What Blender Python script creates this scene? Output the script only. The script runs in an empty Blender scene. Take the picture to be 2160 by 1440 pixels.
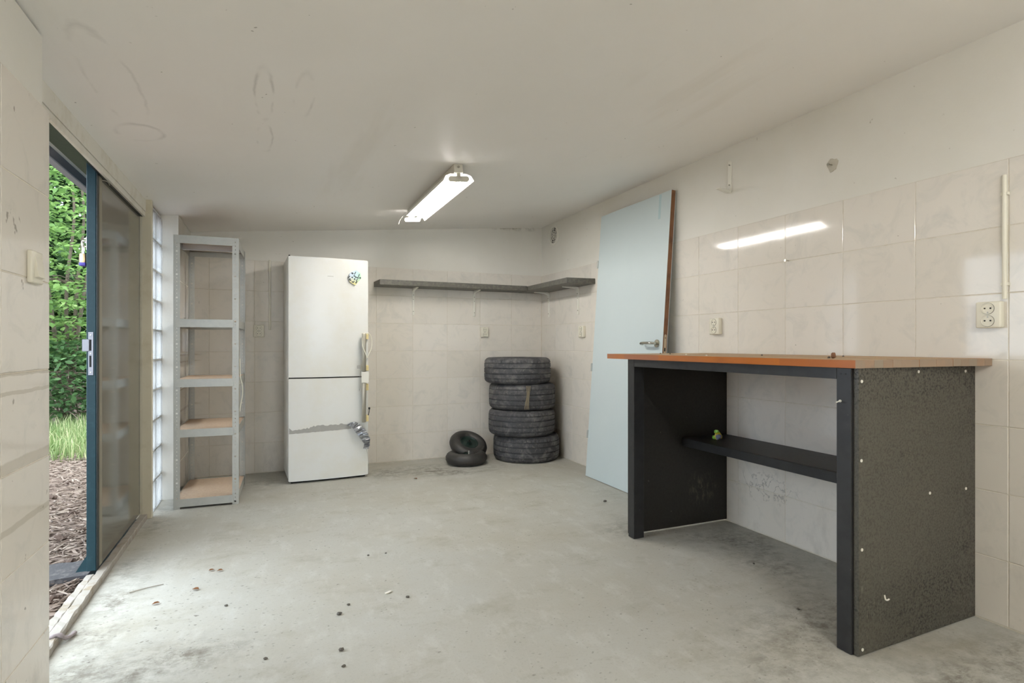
import bpy, bmesh, math, random
from mathutils import Vector, Matrix
R = random.Random(7)
sc = bpy.context.scene
COL = sc.collection

# ------------------------------------------------------------------ camera, world, light, exposure
CAMZ = 1.0635
cd = bpy.data.cameras.new('camera'); cam = bpy.data.objects.new('camera', cd); COL.objects.link(cam)
cam.location = (0, 0, CAMZ); cam.rotation_euler = (math.pi/2, 0, -0.40406)
cd.sensor_width = 36; cd.lens = 1191.6*36/2160; cd.shift_y = 7.1/2160; cd.clip_start = 0.02
sc.camera = cam
sc.view_settings.view_transform = 'Standard'; sc.view_settings.look = 'None'
sc.view_settings.exposure = 0.15; sc.view_settings.gamma = 1.0
sc.view_settings.use_curve_mapping = False
sc.cycles.use_denoising = True
sc.cycles.max_bounces = 8; sc.cycles.diffuse_bounces = 5; sc.cycles.caustics_reflective = False; sc.cycles.caustics_refractive = False; sc.cycles.glossy_bounces = 3; sc.cycles.use_adaptive_sampling = True; sc.cycles.adaptive_threshold = .07; sc.cycles.adaptive_min_samples = 16; sc.cycles.sample_clamp_indirect = 6
SKY = 5.8      # bright overcast sky
LAMP = 72.0    # fluorescent tubes
w = bpy.data.worlds.new('overcast_sky'); sc.world = w; w.use_nodes = True
nt = w.node_tree; nt.nodes.clear()
wo = nt.nodes.new('ShaderNodeOutputWorld'); bg = nt.nodes.new('ShaderNodeBackground')
tc = nt.nodes.new('ShaderNodeTexCoord'); sx = nt.nodes.new('ShaderNodeSeparateXYZ'); cr = nt.nodes.new('ShaderNodeValToRGB')
cr.color_ramp.elements[0].position = 0.0; cr.color_ramp.elements[0].color = (.74, .86, 1.0, 1)
cr.color_ramp.elements[1].position = 1.0; cr.color_ramp.elements[1].color = (.86, .94, 1.0, 1)
nt.links.new(tc.outputs['Generated'], sx.inputs[0]); nt.links.new(sx.outputs['Z'], cr.inputs[0])
nt.links.new(cr.outputs[0], bg.inputs[0]); bg.inputs[1].default_value = SKY
nt.links.new(bg.outputs[0], wo.inputs[0])

# ------------------------------------------------------------------ materials
def srgb(r, g, b):
    f = lambda c: (c/255/12.92) if c/255 <= .04045 else ((c/255+.055)/1.055)**2.4
    return (f(r), f(g), f(b), 1)

class Mat:
    """thin wrapper that builds a Principled material node by node"""
    def __init__(s, name, col, rough=.5, metal=0, spec=.5):
        s.m = bpy.data.materials.new(name); s.m.use_nodes = True
        s.t = s.m.node_tree; s.p = s.t.nodes['Principled BSDF']
        s.col = None
        s.p.inputs['Base Color'].default_value = col; s.base = col
        s.p.inputs['Roughness'].default_value = rough
        s.p.inputs['Metallic'].default_value = metal
        s.p.inputs['Specular IOR Level'].default_value = spec
        s.h = None
    def n(s, typ, **kw):
        nd = s.t.nodes.new(typ)
        for k, v in kw.items(): setattr(nd, k, v)
        return nd
    def link(s, a, b): s.t.links.new(a, b)
    def pos(s, scale=(1, 1, 1), loc=(0, 0, 0), world=True):
        if world: o = s.n('ShaderNodeNewGeometry').outputs['Position']
        else: o = s.n('ShaderNodeTexCoord').outputs['Object']
        mp = s.n('ShaderNodeMapping'); mp.inputs['Scale'].default_value = scale; mp.inputs['Location'].default_value = loc
        s.link(o, mp.inputs[0]); return mp.outputs[0]
    def noise(s, scale, detail=4, rough=.6, vec=None, dist=0):
        nd = s.n('ShaderNodeTexNoise'); nd.inputs['Scale'].default_value = scale; nd.inputs['Detail'].default_value = detail
        nd.inputs['Roughness'].default_value = rough; nd.inputs['Distortion'].default_value = dist
        s.link(vec if vec is not None else s.pos(), nd.inputs['Vector']); return nd.outputs['Fac']
    def ramp(s, fac, a, b, va=0., vb=1.):
        nd = s.n('ShaderNodeMapRange'); nd.clamp = True
        nd.inputs[1].default_value = a; nd.inputs[2].default_value = b; nd.inputs[3].default_value = va; nd.inputs[4].default_value = vb
        s.link(fac, nd.inputs[0]); return nd.outputs[0]
    def math(s, op, a, b=None):
        nd = s.n('ShaderNodeMath', operation=op)
        for i, v in enumerate((a, b)):
            if v is None: continue
            if isinstance(v, (int, float)): nd.inputs[i].default_value = v
            else: s.link(v, nd.inputs[i])
        return nd.outputs[0]
    def mix(s, fac, col):
        """lay colour col over the colour so far by fac"""
        nd = s.n('ShaderNodeMix', data_type='RGBA')
        if isinstance(fac, (int, float)): nd.inputs[0].default_value = fac
        else: s.link(fac, nd.inputs[0])
        if s.col is None: nd.inputs[6].default_value = s.base
        else: s.link(s.col, nd.inputs[6])
        if isinstance(col, tuple): nd.inputs[7].default_value = col
        else: s.link(col, nd.inputs[7])
        s.col = nd.outputs[2]; s.link(s.col, s.p.inputs['Base Color']); return s
    def bump(s, h, strength=.3, dist=.01):
        nd = s.n('ShaderNodeBump'); nd.inputs['Strength'].default_value = strength; nd.inputs['Distance'].default_value = dist
        s.link(h, nd.inputs['Height'])
        if s.h is not None: s.link(s.h, nd.inputs['Normal'])
        s.h = nd.outputs[0]; s.link(s.h, s.p.inputs['Normal']); return s
    def rough(s, v): s.link(v, s.p.inputs['Roughness']); return s
    def blob(s, x, y, z, rx, ry, rz, soft=1.0):
        """1 inside an ellipsoid in world space, falling to 0 at its rim"""
        v = s.pos((1/rx, 1/ry, 1/rz), (-x/rx, -y/ry, -z/rz))
        ln = s.n('ShaderNodeVectorMath', operation='LENGTH'); s.link(v, ln.inputs[0])
        return s.ramp(ln.outputs['Value'], 1.0, 1.0-soft)
    def normal(s, axis):
        sp = s.n('ShaderNodeSeparateXYZ'); s.link(s.n('ShaderNodeNewGeometry').outputs['True Normal'], sp.inputs[0]); return sp.outputs[axis]

def simple(name, col, rough=.5, metal=0, var=None, bump=None, spec=.5, world=False):
    M = Mat(name, col, rough, metal, spec)
    if var:
        c2, scl, lo, hi = var
        M.mix(M.ramp(M.noise(scl, 5, .65, M.pos(world=world)), lo, hi), c2)
    if bump: M.bump(M.noise(bump[0], 4, .6, M.pos(world=world)), bump[1], .003)
    return M.m

# painted plaster
def plaster_mat():
    M = Mat('white_painted_plaster', srgb(230, 227, 219), .6, spec=.3)
    M.mix(M.ramp(M.noise(1.3, 5), .45, .75, 0, .35), srgb(210, 205, 190))
    M.mix(M.ramp(M.noise(26, 2), .74, .78, 0, .5), srgb(150, 140, 120))
    # damp stain below the ceiling in the far corner
    b = M.math('MULTIPLY', M.blob(2.1, 5.17, 2.24, .5, .1, .05), M.ramp(M.noise(14, 6), .45, .62))
    M.mix(M.math('MULTIPLY', b, .9), srgb(96, 84, 58))
    M.bump(M.noise(60, 4), .12, .004); M.bump(M.noise(5, 3), .15, .01)
    return M.m
def ceiling_mat():
    M = Mat('white_ceiling_paint', srgb(243, 240, 236), .55, spec=.35)
    M.mix(M.ramp(M.noise(.9, 4), .4, .75, 0, .3), srgb(230, 226, 217))
    streak = M.ramp(M.noise(3.5, 5, .6, M.pos((1, .12, 1))), .60, .72, 0, .25)
    M.mix(streak, srgb(222, 216, 206))
    M.mix(M.ramp(M.noise(30, 2), .755, .78, 0, .6), srgb(120, 112, 98))
    # old water rings left on the paint (thin wavering lines)
    def ring(x, y, rx, ry, th, seed):
        v = M.pos((1/rx, 1/ry, 0), (-x/rx, -y/ry, 0))
        ad = M.n('ShaderNodeVectorMath', operation='LENGTH'); M.link(v, ad.inputs[0])
        d = M.math('ADD', ad.outputs['Value'], M.math('MULTIPLY', M.math('SUBTRACT', M.noise(9, 3, .6, M.pos(loc=(seed, 0, 0))), .5), .45))
        d = M.math('ABSOLUTE', M.math('SUBTRACT', d, 1.0))
        line = M.ramp(d, th, 0)
        return M.math('MULTIPLY', line, M.ramp(M.noise(6, 2, .5, M.pos(loc=(seed, 3, 0))), .42, .62))
    for (x, y, rx, ry, th, sd, a) in ((-.022, 2.36, .032, .24, .2, 1, .34), (-.024, 2.84, .032, .20, .2, 9, .34), (.12, 2.35, .035, .22, .2, 5, .22), (-.51, 2.84, .085, .10, .16, 13, .3), (-.50, 2.35, .07, .4, .1, 21, .18)):
        M.mix(M.math('MULTIPLY', ring(x, y, rx, ry, th, sd), a), srgb(150, 146, 138))
    M.bump(M.noise(40, 4), .06, .003)
    return M.m
def tile_mat():
    M = Mat('glazed_cream_tile', srgb(230, 224, 215), .08, spec=.34)
    v = M.n('ShaderNodeVectorMath', operation='ADD'); M.link(M.pos(), v.inputs[0])
    oi = M.n('ShaderNodeObjectInfo'); M.link(M.math('MULTIPLY', oi.outputs['Random'], 40), v.inputs[1])
    M.mix(M.ramp(M.noise(7, 6, .65, v.outputs[0], 1.2), .50, .72, 0, .55), srgb(205, 203, 196))
    M.mix(M.ramp(oi.outputs['Random'], 0, 1, 0, .25), srgb(214, 206, 190))
    M.mix(M.ramp(M.noise(45, 2), .77, .79, 0, .5), srgb(120, 108, 90))
    # grime: towards the floor behind the bench, and scuff marks
    sp = M.n('ShaderNodeSeparateXYZ'); M.link(M.pos(), sp.inputs[0])
    low = M.math('MULTIPLY', M.ramp(sp.outputs['Z'], .5, 0), M.ramp(M.noise(8, 6, .7, M.pos((1, 1, .5))), .52, .68))
    M.mix(M.math('MULTIPLY', low, .22), srgb(120, 110, 95))
    sc_ = M.math('MULTIPLY', M.blob(2.54, 2.35, .27, .1, .26, .11, .6), M.ramp(M.math('ABSOLUTE', M.math('SUBTRACT', M.noise(9, 4, .6), .5)), .018, .004))
    M.mix(M.math('MULTIPLY', sc_, .42), srgb(70, 66, 64))
    left = M.ramp(sp.outputs['X'], -.5, -.55)
    for zc, hw, a in ((.989, .007, .55), (.941, .006, .5), (.757, .017, .5), (.60, .01, .4)):
        d = M.math('ABSOLUTE', M.math('SUBTRACT', M.math('ADD', sp.outputs['Z'], M.math('MULTIPLY', M.math('SUBTRACT', M.noise(11, 3), .5), .012)), zc))
        M.mix(M.math('MULTIPLY', M.math('MULTIPLY', M.ramp(d, hw, hw*.7), left), a), srgb(176, 166, 146))
    M.mix(M.math('MULTIPLY', M.math('MULTIPLY', M.ramp(M.noise(26, 3, .6, M.pos((1, 1, .6))), .69, .72), left), .6), srgb(110, 100, 84))
    M.rough(M.ramp(M.noise(6, 4), .3, .8, .045, .11))
    return M.m
def floor_mat():
    M = Mat('stained_concrete', srgb(184, 183, 175), .62, spec=.3)
    M.mix(M.ramp(M.noise(1.1, 6, .65), .42, .68, 0, .6), srgb(172, 166, 150))
    M.mix(M.ramp(M.noise(3.2, 7, .72, M.pos((1, 1.6, 1), (5, 2, 0)), .2), .53, .72, 0, .5), srgb(150, 143, 124))
    M.mix(M.ramp(M.noise(7, 6, .7, M.pos((1.5, .7, 1), (1, 8, 0))), .52, .66, 0, .35), srgb(206, 206, 200))
    fine = M.noise(90, 4, .7)
    M.mix(M.ramp(fine, .55, .7, 0, .3), srgb(140, 134, 118))
    grit = M.ramp(M.noise(55, 3, .6, M.pos(loc=(3, 1, 0))), .70, .74)
    dirty = [(1.3, 4.68, .8, .3, 1.0), (1.45, 4.5, .35, .14, .8), (1.95, 1.5, .55, .35, .8), (2.3, 2.2, .35, .6, .9), (1.95, 2.75, .3, .25, .7), (2.15, 1.05, .6, .25, .9),
             (-.60, 2.75, .13, .9, .95), (-.35, 2.2, .38, .22, .85), (-.05, 4.72, .2, .3, .7), (.9, 4.75, .25, .25, .6), (2.3, 3.35, .3, .5, .3), (1.55, 1.35, .3, .3, .45), (-.62, 4.0, .12, .5, .6)]
    spl = M.math('MULTIPLY', M.ramp(M.noise(13, 8, .78, M.pos((1, 1.3, 1)), .15), .42, .6), M.ramp(M.noise(3.5, 4, .6, M.pos((1, 1, 1), (2, 2, 0))), .35, .6, .25, 1))
    for x, y, rx, ry, a in dirty:
        f = M.math('MULTIPLY', M.blob(x, y, 0, rx, ry, 1, .75), spl)
        M.mix(M.math('MULTIPLY', f, a*.85), srgb(96, 88, 74))
        M.mix(M.math('MULTIPLY', M.math('MULTIPLY', M.blob(x, y, 0, rx*1.2, ry*1.2, 1, .8), grit), a), srgb(62, 56, 48))
    M.mix(M.math('MULTIPLY', grit, .25), srgb(70, 64, 55))
    # hairline scratches
    scr = M.ramp(M.math('ABSOLUTE', M.math('SUBTRACT', M.noise(2.4, 3, .5, M.pos((1.2, .5, 1), (0, 4, 0)), 1.5), .5)), .004, .0005)
    M.mix(M.math('MULTIPLY', scr, .10), srgb(214, 212, 204))
    def specks(scale, size, keep, seed):
        vo = M.n('ShaderNodeTexVoronoi', feature='F1'); vo.inputs['Scale'].default_value = scale
        nz = M.n('ShaderNodeTexNoise'); nz.inputs['Scale'].default_value = scale*2.2
        ps = M.pos((1, 1.3, 0), (seed, 0, 0)); M.link(ps, nz.inputs['Vector'])
        ad = M.n('ShaderNodeVectorMath', operation='MULTIPLY_ADD'); M.link(nz.outputs['Color'], ad.inputs[0]); ad.inputs[1].default_value = (.6/scale, .6/scale, 0); M.link(ps, ad.inputs[2])
        M.link(ad.outputs[0], vo.inputs['Vector'])
        cs = M.n('ShaderNodeSeparateColor'); M.link(vo.outputs['Color'], cs.inputs[0])
        return M.math('MULTIPLY', M.ramp(vo.outputs['Distance'], size, size*.6), M.math('MULTIPLY', M.ramp(cs.outputs[0], keep, keep+.02), M.ramp(cs.outputs[1], 0, 1, .35, 1)))
    patch = M.ramp(M.noise(1.6, 4, .6, M.pos(loc=(7, 3, 0))), .38, .6, .25, 1)
    M.mix(M.math('MULTIPLY', M.math('MULTIPLY', specks(16, .11, .5, 1), patch), .85), srgb(96, 90, 80))
    M.mix(M.math('MULTIPLY', M.math('MULTIPLY', specks(38, .19, .5, 5), patch), .8), srgb(108, 102, 90))
    near = M.blob(-.35, 2.5, 0, .7, 1.1, 1, .6)
    M.mix(M.math('MULTIPLY', M.math('MULTIPLY', specks(30, .18, .35, 9), near), .7), srgb(92, 88, 80))
    M.rough(M.ramp(M.noise(2, 5), .3, .7, .5, .78))
    M.bump(fine, .18, .003); M.bump(M.noise(4, 4), .2, .006)
    return M.m
PLASTER = plaster_mat(); CEIL = ceiling_mat(); TILE = tile_mat(); FLOOR = floor_mat()
GROUT = simple('cream_grout', srgb(221, 214, 200), .85, var=(srgb(206, 196, 178), 20, .45, .7), world=True)
CREAM = simple('cream_gloss_paint', srgb(216, 208, 186), .38, var=(srgb(196, 184, 156), 6, .5, .75), bump=(30, .1), world=True)
SILL = simple('worn_white_sill_paint', srgb(160, 154, 145), .6, var=(srgb(140, 126, 104), 14, .5, .68), bump=(40, .5), world=True)
TEAL = simple('dark_teal_gloss_paint', srgb(24, 50, 56), .45, var=(srgb(34, 60, 66), 30, .55, .75), bump=(60, .25), spec=.25, world=True)
TEALD = simple('dark_frame_paint', srgb(26, 34, 36), .4, bump=(60, .3), world=True)
FASCIA = simple('grey_lilac_fascia_paint', srgb(160, 160, 172), .5, world=True)
PANEL = simple('grey_brown_gloss_panel', srgb(98, 95, 84), .1, var=(srgb(108, 104, 92), 5, .4, .7), spec=1.0, world=True)
GALV = simple('galvanised_steel', srgb(192, 192, 186), .42, .45, var=(srgb(184, 185, 180), 25, .4, .7))
GALVB = simple('zinc_plated_bar', srgb(205, 206, 212), .25, .9)
MDF = simple('raw_chipboard', srgb(216, 194, 170), .8, var=(srgb(204, 178, 154), 60, .4, .7), bump=(200, .2))
FRIDGE = simple('white_enamel', srgb(230, 230, 226), .22, var=(srgb(226, 223, 212), 3, .45, .75))
BODYW = simple('white_enamel_side', srgb(226, 224, 216), .3)
STEEL = simple('brushed_steel', srgb(172, 168, 156), .34, .85)
CHROME = simple('satin_stainless', srgb(200, 198, 188), .22, 1.0)
YELLOWED = simple('yellowed_plastic', srgb(226, 208, 152), .5)
WHITEP = simple('white_plastic', srgb(232, 229, 218), .35)
CREAMP = simple('cream_plastic', srgb(230, 225, 208), .35)
DARK = simple('dark_cavity', srgb(22, 21, 19), .7)
RUBBERK = simple('black_rubber_gasket', srgb(70, 68, 64), .7)
GTAPE = simple('grey_tape', srgb(166, 164, 158), .5, var=(srgb(172, 170, 164), 40, .45, .7))
STAPE = simple('silver_tape', srgb(206, 208, 212), .3, .6, var=(srgb(166, 166, 170), 50, .4, .7), bump=(60, .6))
BLUE = simple('pale_blue_door_paint', srgb(202, 213, 215), .4, var=(srgb(199, 211, 213), 2, .4, .7), bump=(200, .03))
EDGE = simple('brown_door_edge', srgb(128, 86, 54), .5, var=(srgb(104, 66, 40), 12, .45, .7))
BRONZE = simple('tan_lock_plate', srgb(196, 176, 150), .4, .6)
def darkboard(name, c, c2, rough, bs):
    M = Mat(name, c, rough, spec=.4)
    v = M.pos((1, 1, 1))
    M.mix(M.ramp(M.noise(bs, 3, .6, v), .45, .62, 0, .8), c2)
    M.mix(M.ramp(M.noise(70, 2), .76, .78, 0, .5), srgb(150, 146, 136))
    M.bump(M.noise(bs, 3, .6, v), .35, .002)
    return M
def side_panel_mat():
    M = darkboard('black_stained_chipboard', srgb(82, 79, 70), srgb(66, 63, 55), .34, 130)
    # coarse chipped speckle along the top edge, scuffs near the foot
    sp = M.n('ShaderNodeSeparateXYZ'); M.link(M.pos(), sp.inputs[0])
    bands = M.math('MAXIMUM', M.ramp(sp.outputs['Z'], .80, .97), M.ramp(M.noise(2.6, 3, .6, M.pos((.5, .5, 1.8), (2, 0, 0))), .47, .6))
    M.mix(M.math('MULTIPLY', M.math('MULTIPLY', bands, M.ramp(M.noise(105, 3, .55), .52, .60)), .85), srgb(24, 23, 20))
    s = M.math('MULTIPLY', M.blob(1.9, 1.3, .2, .13, .1, .25, .9), M.ramp(M.noise(60, 4, .7, M.pos((2, 1, .4))), .6, .68))
    M.mix(M.math('MULTIPLY', s, .5), srgb(150, 146, 132))
    M.rough(M.ramp(M.noise(130, 3), .4, .65, .3, .5))
    return M.m
BLACKB = side_panel_mat()
BLACKP = darkboard('black_painted_timber', srgb(44, 44, 45), srgb(36, 36, 37), .36, 18).m
def shaded_board_mat():
    M = darkboard('shaded_black_board', srgb(44, 42, 38), srgb(38, 36, 33), .45, 60)  # darker copy of the bench board, with the shade under the top in its colour
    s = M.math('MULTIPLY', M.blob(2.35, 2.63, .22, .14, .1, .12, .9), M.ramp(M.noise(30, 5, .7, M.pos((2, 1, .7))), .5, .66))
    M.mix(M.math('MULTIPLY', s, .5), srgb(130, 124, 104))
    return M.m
SHADEDB = shaded_board_mat()
GREYB = darkboard('dark_grey_shelf_board', srgb(94, 92, 86), srgb(114, 111, 102), .5, 45).m
def stave_mat():
    M = Mat('butcher_block_wood', srgb(178, 102, 30), .35, spec=.4)
    oi = M.n('ShaderNodeObjectInfo')
    wv = M.pos((1, 1, 1))
    seg = M.n('ShaderNodeTexVoronoi', voronoi_dimensions='1D', feature='F1'); seg.inputs['Scale'].default_value = 3.1
    sp = M.n('ShaderNodeSeparateXYZ'); M.link(wv, sp.inputs[0])
    M.link(M.math('ADD', sp.outputs['Y'], M.math('MULTIPLY', oi.outputs['Random'], 13)), seg.inputs['W'])
    sc_ = M.n('ShaderNodeSeparateColor'); M.link(seg.outputs['Color'], sc_.inputs[0])
    M.mix(M.ramp(sc_.outputs[0], .2, .9, 0, .8), srgb(196, 114, 24))
    M.mix(M.ramp(sc_.outputs[1], .35, .9, 0, .6), srgb(146, 78, 34))
    seg3 = M.ramp(sc_.outputs[2], .55, .95, 0, .6)
    M.mix(M.ramp(M.noise(30, 5, .6, M.pos((1, .08, 1))), .45, .7, 0, .45), srgb(96, 50, 24))
    far_dull = M.math('MULTIPLY', M.ramp(sp.outputs['Y'], 1.75, 2.5), M.ramp(M.noise(14, 4, .6, M.pos((1, .25, 1))), .3, .55, .35, .85))  # duller brown towards the far end
    M.mix(far_dull, srgb(158, 106, 78)); M.mix(M.math('MULTIPLY', seg3, M.ramp(sp.outputs['Y'], 1.5, 2.2)), srgb(150, 100, 78))
    # dusty worn top, grey unfinished ends
    top = M.ramp(M.normal(2), .7, .9)
    M.mix(M.math('MULTIPLY', top, M.ramp(M.noise(12, 5), .3, .6, .72, .92)), srgb(186, 170, 142))
    M.mix(M.math('MULTIPLY', top, M.ramp(M.noise(120, 2), .7, .74)), srgb(70, 60, 50))
    end = M.ramp(M.math('MULTIPLY', M.normal(1), -1), .25, .5)
    M.mix(M.math('MULTIPLY', end, M.ramp(oi.outputs['Random'], 0, 1, .78, .97)), srgb(146, 134, 118))
    mx = M.math('MAXIMUM', top, end); M.rough(M.ramp(mx, 0, 1, .3, .75))
    return M.m
STAVE = stave_mat()
GLUE = simple('dark_glue_line', srgb(116, 100, 84), .7)
def tyre_mat():
    M = Mat('dusty_black_rubber', srgb(68, 68, 71), .62, spec=.3)
    M.mix(M.ramp(M.noise(9, 7, .7, None, .7), .48, .7, 0, .65), srgb(134, 132, 130))
    M.mix(M.ramp(M.noise(48, 4, .7), .58, .7, 0, .5), srgb(150, 146, 136))
    M.bump(M.noise(120, 3), .3, .002)
    return M.m
TYRE = tyre_mat()
SMALLT = simple('black_rubber_tyre', srgb(48, 46, 44), .5, var=(srgb(66, 63, 58), 14, .5, .75), bump=(80, .15), world=True)
RIM = simple('dark_green_steel_rim', srgb(32, 50, 44), .4, .2, var=(srgb(110, 116, 104), 70, .66, .72))
VALVE = simple('grey_valve_cap', srgb(150, 150, 144), .4)
TWINE = simple('frayed_twine', srgb(150, 138, 114), .9)
CORDW = simple('white_cord', srgb(226, 222, 204), .5)
BRASS = simple('brass', srgb(216, 184, 140), .35, .7)
PURPLE = simple('purple_rubber_sleeve', srgb(70, 56, 150), .5)
def emit_mat(name, col, st):
    M = Mat(name, col, .5)
    M.p.inputs['Emission Color'].default_value = col; M.p.inputs['Emission Strength'].default_value = st
    return M.m
TUBE = emit_mat('lit_fluorescent_tube', (1.0, .97, .92, 1), LAMP)
FILL_TUBE = emit_mat('added_fill_tube', (1.0, .97, .92, 1), LAMP*1.65)  # brighter tubes for the added fill lamp
REFL = simple('white_enamel_reflector', srgb(240, 238, 230), .4)
LAMPG = simple('grey_white_lamp_plastic', srgb(214, 210, 196), .5)
def glass_block_mat():
    m = bpy.data.materials.new('glass_block_glass'); m.use_nodes = True; t = m.node_tree; t.nodes.clear()
    o = t.nodes.new('ShaderNodeOutputMaterial'); tr = t.nodes.new('ShaderNodeBsdfTranslucent'); gl = t.nodes.new('ShaderNodeBsdfGlossy')
    mx = t.nodes.new('ShaderNodeMixShader'); fr = t.nodes.new('ShaderNodeFresnel'); fr.inputs[0].default_value = 1.4
    tr.inputs[0].default_value = (.98, .99, .99, 1); gl.inputs['Roughness'].default_value = .12
    n = t.nodes.new('ShaderNodeTexNoise'); n.inputs['Scale'].default_value = 9; b = t.nodes.new('ShaderNodeBump'); b.inputs['Strength'].default_value = .3
    t.links.new(n.outputs['Fac'], b.inputs['Height']); t.links.new(b.outputs[0], gl.inputs['Normal'])
    t.links.new(fr.outputs[0], mx.inputs[0]); t.links.new(tr.outputs[0], mx.inputs[1]); t.links.new(gl.outputs[0], mx.inputs[2]); tp_ = t.nodes.new('ShaderNodeBsdfTransparent'); m2 = t.nodes.new('ShaderNodeMixShader'); m2.inputs[0].default_value = .6
    t.links.new(mx.outputs[0], m2.inputs[1]); t.links.new(tp_.outputs[0], m2.inputs[2]); t.links.new(m2.outputs[0], o.inputs[0])
    return m
GBLOCK = glass_block_mat()
MORTAR = simple('white_mortar', srgb(214, 216, 214), .8, world=True)
def leaf_mat(name, a, b, c):
    M = Mat(name, a, .45, spec=.3)
    g = M.n('ShaderNodeNewGeometry'); oi = M.n('ShaderNodeObjectInfo')
    r = M.math('FRACT', M.math('ADD', g.outputs['Random Per Island'], oi.outputs['Random']))
    M.mix(M.ramp(r, .25, .75), b); M.mix(M.ramp(r, .8, 1, 0, .9), c)
    tr = M.n('ShaderNodeBsdfTranslucent'); M.link(M.col, tr.inputs[0])
    mx = M.n('ShaderNodeMixShader'); mx.inputs[0].default_value = .4
    out = M.t.nodes['Material Output']; M.link(M.p.outputs[0], mx.inputs[1]); M.link(tr.outputs[0], mx.inputs[2]); M.link(mx.outputs[0], out.inputs[0])
    return M.m
LEAFB = leaf_mat('beech_leaf', srgb(104, 136, 76), srgb(132, 164, 92), srgb(172, 196, 128))
LEAFD = leaf_mat('dark_shrub_leaf', srgb(70, 100, 60), srgb(94, 126, 80), srgb(122, 152, 104))
GRASS = leaf_mat('long_grass', srgb(108, 132, 78), srgb(150, 164, 112), srgb(206, 200, 160))
BARK = simple('grey_brown_bark', srgb(104, 92, 76), .85, var=(srgb(72, 62, 50), 12, .4, .7), bump=(30, .5))
TWIG = leaf_mat('dry_wood_chips', srgb(128, 110, 98), srgb(160, 142, 128), srgb(190, 176, 162))
SOIL = simple('brown_mulch_soil', srgb(112, 94, 82), .95, var=(srgb(100, 80, 68), 14, .4, .65), bump=(50, 1), world=True)
CONE = simple('dark_pine_cone', srgb(74, 58, 48), .9, bump=(60, 1))
SLABM = simple('dark_bitumen_strip', srgb(62, 60, 62), .9, var=(srgb(96, 92, 90), 30, .5, .7), bump=(80, .8), world=True)
DEADL = simple('dry_brown_leaf', srgb(150, 104, 66), .8)
STONE = simple('dark_pebble', srgb(98, 94, 87), .85)

# ------------------------------------------------------------------ mesh helpers
def B(): return bmesh.new()
def box(bm, x0, x1, y0, y1, z0, z1, bev=0, seg=1):
    x0, x1 = sorted((x0, x1)); y0, y1 = sorted((y0, y1)); z0, z1 = sorted((z0, z1))
    r = bmesh.ops.create_cube(bm, size=1)
    vs = r['verts']
    for v in vs: v.co = Vector(((x0+x1)/2+v.co.x*(x1-x0), (y0+y1)/2+v.co.y*(y1-y0), (z0+z1)/2+v.co.z*(z1-z0)))
    if bev:
        es = list({e for v in vs for e in v.link_edges})
        bmesh.ops.bevel(bm, geom=es, offset=bev, segments=seg, affect='EDGES', profile=.5)
    return bm
def hexa(bm, c):
    """c: 8 corners, bottom four ring then top four ring"""
    v = [bm.verts.new(p) for p in c]
    for f in ((3, 2, 1, 0), (4, 5, 6, 7), (0, 1, 5, 4), (1, 2, 6, 5), (2, 3, 7, 6), (3, 0, 4, 7)): bm.faces.new([v[i] for i in f])
    return bm
def cyl(bm, p, q, r, n=16, r2=None, caps=True):
    p, q = Vector(p), Vector(q); d = q-p
    M = Matrix.Translation((p+q)/2) @ d.to_track_quat('Z', 'Y').to_matrix().to_4x4()
    bmesh.ops.create_cone(bm, cap_ends=caps, segments=n, radius1=r, radius2=r if r2 is None else r2, depth=d.length, matrix=M)
    return bm
def tube(bm, pts, r, n=8, taper=None):
    pts = [Vector(p) for p in pts]; rings = []
    up = Vector((.13, .31, .94))
    for i, p in enumerate(pts):
        t = (pts[min(i+1, len(pts)-1)]-pts[max(i-1, 0)]).normalized()
        a = t.cross(up)
        if a.length < .05: a = t.cross(Vector((1, 0, 0)))
        a.normalize(); b = t.cross(a)
        rr = r if taper is None else r*taper[i]
        rings.append([bm.verts.new(p+(a*math.cos(2*math.pi*k/n)+b*math.sin(2*math.pi*k/n))*rr) for k in range(n)])
    for A, C in zip(rings, rings[1:]):
        for k in range(n): bm.faces.new((A[k], A[(k+1) % n], C[(k+1) % n], C[k]))
    bm.faces.new(rings[0][::-1]); bm.faces.new(rings[-1])
    return bm
def smoothpath(pts, k=6):
    P = [Vector(p) for p in pts]; out = []
    for i in range(len(P)-1):
        p0, p1, p2, p3 = P[max(i-1, 0)], P[i], P[i+1], P[min(i+2, len(P)-1)]
        for j in range(k):
            t = j/k
            out.append(.5*((2*p1)+(p2-p0)*t+(2*p0-5*p1+4*p2-p3)*t*t+(3*p1-p0-3*p2+p3)*t**3))
    return out+[P[-1]]
def lathe(bm, prof, n=48, closed=False):
    """prof: (r, z) list round the Z axis"""
    rings = [[bm.verts.new((r*math.cos(2*math.pi*k/n), r*math.sin(2*math.pi*k/n), z)) for k in range(n)] for r, z in prof]
    seq = list(zip(rings, rings[1:]+([rings[0]] if closed else [])))
    if not closed: seq = seq[:len(rings)-1]
    for A, C in seq:
        for k in range(n): bm.faces.new((A[k], A[(k+1) % n], C[(k+1) % n], C[k]))
    return bm
def prism(bm, poly, axis, a, b):
    """extrude a 2-D polygon along axis (0,1,2) from a to b"""
    def P(u, v, t): return {0: (t, u, v), 1: (u, t, v), 2: (u, v, t)}[axis]
    A = [bm.verts.new(P(u, v, a)) for u, v in poly]; C = [bm.verts.new(P(u, v, b)) for u, v in poly]
    n = len(poly)
    for i in range(n): bm.faces.new((A[i], A[(i+1) % n], C[(i+1) % n], C[i]))
    bm.faces.new(A[::-1]); bm.faces.new(C)
    return bm
def xf(bm, M): bmesh.ops.transform(bm, matrix=M, verts=bm.verts); return bm
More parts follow.
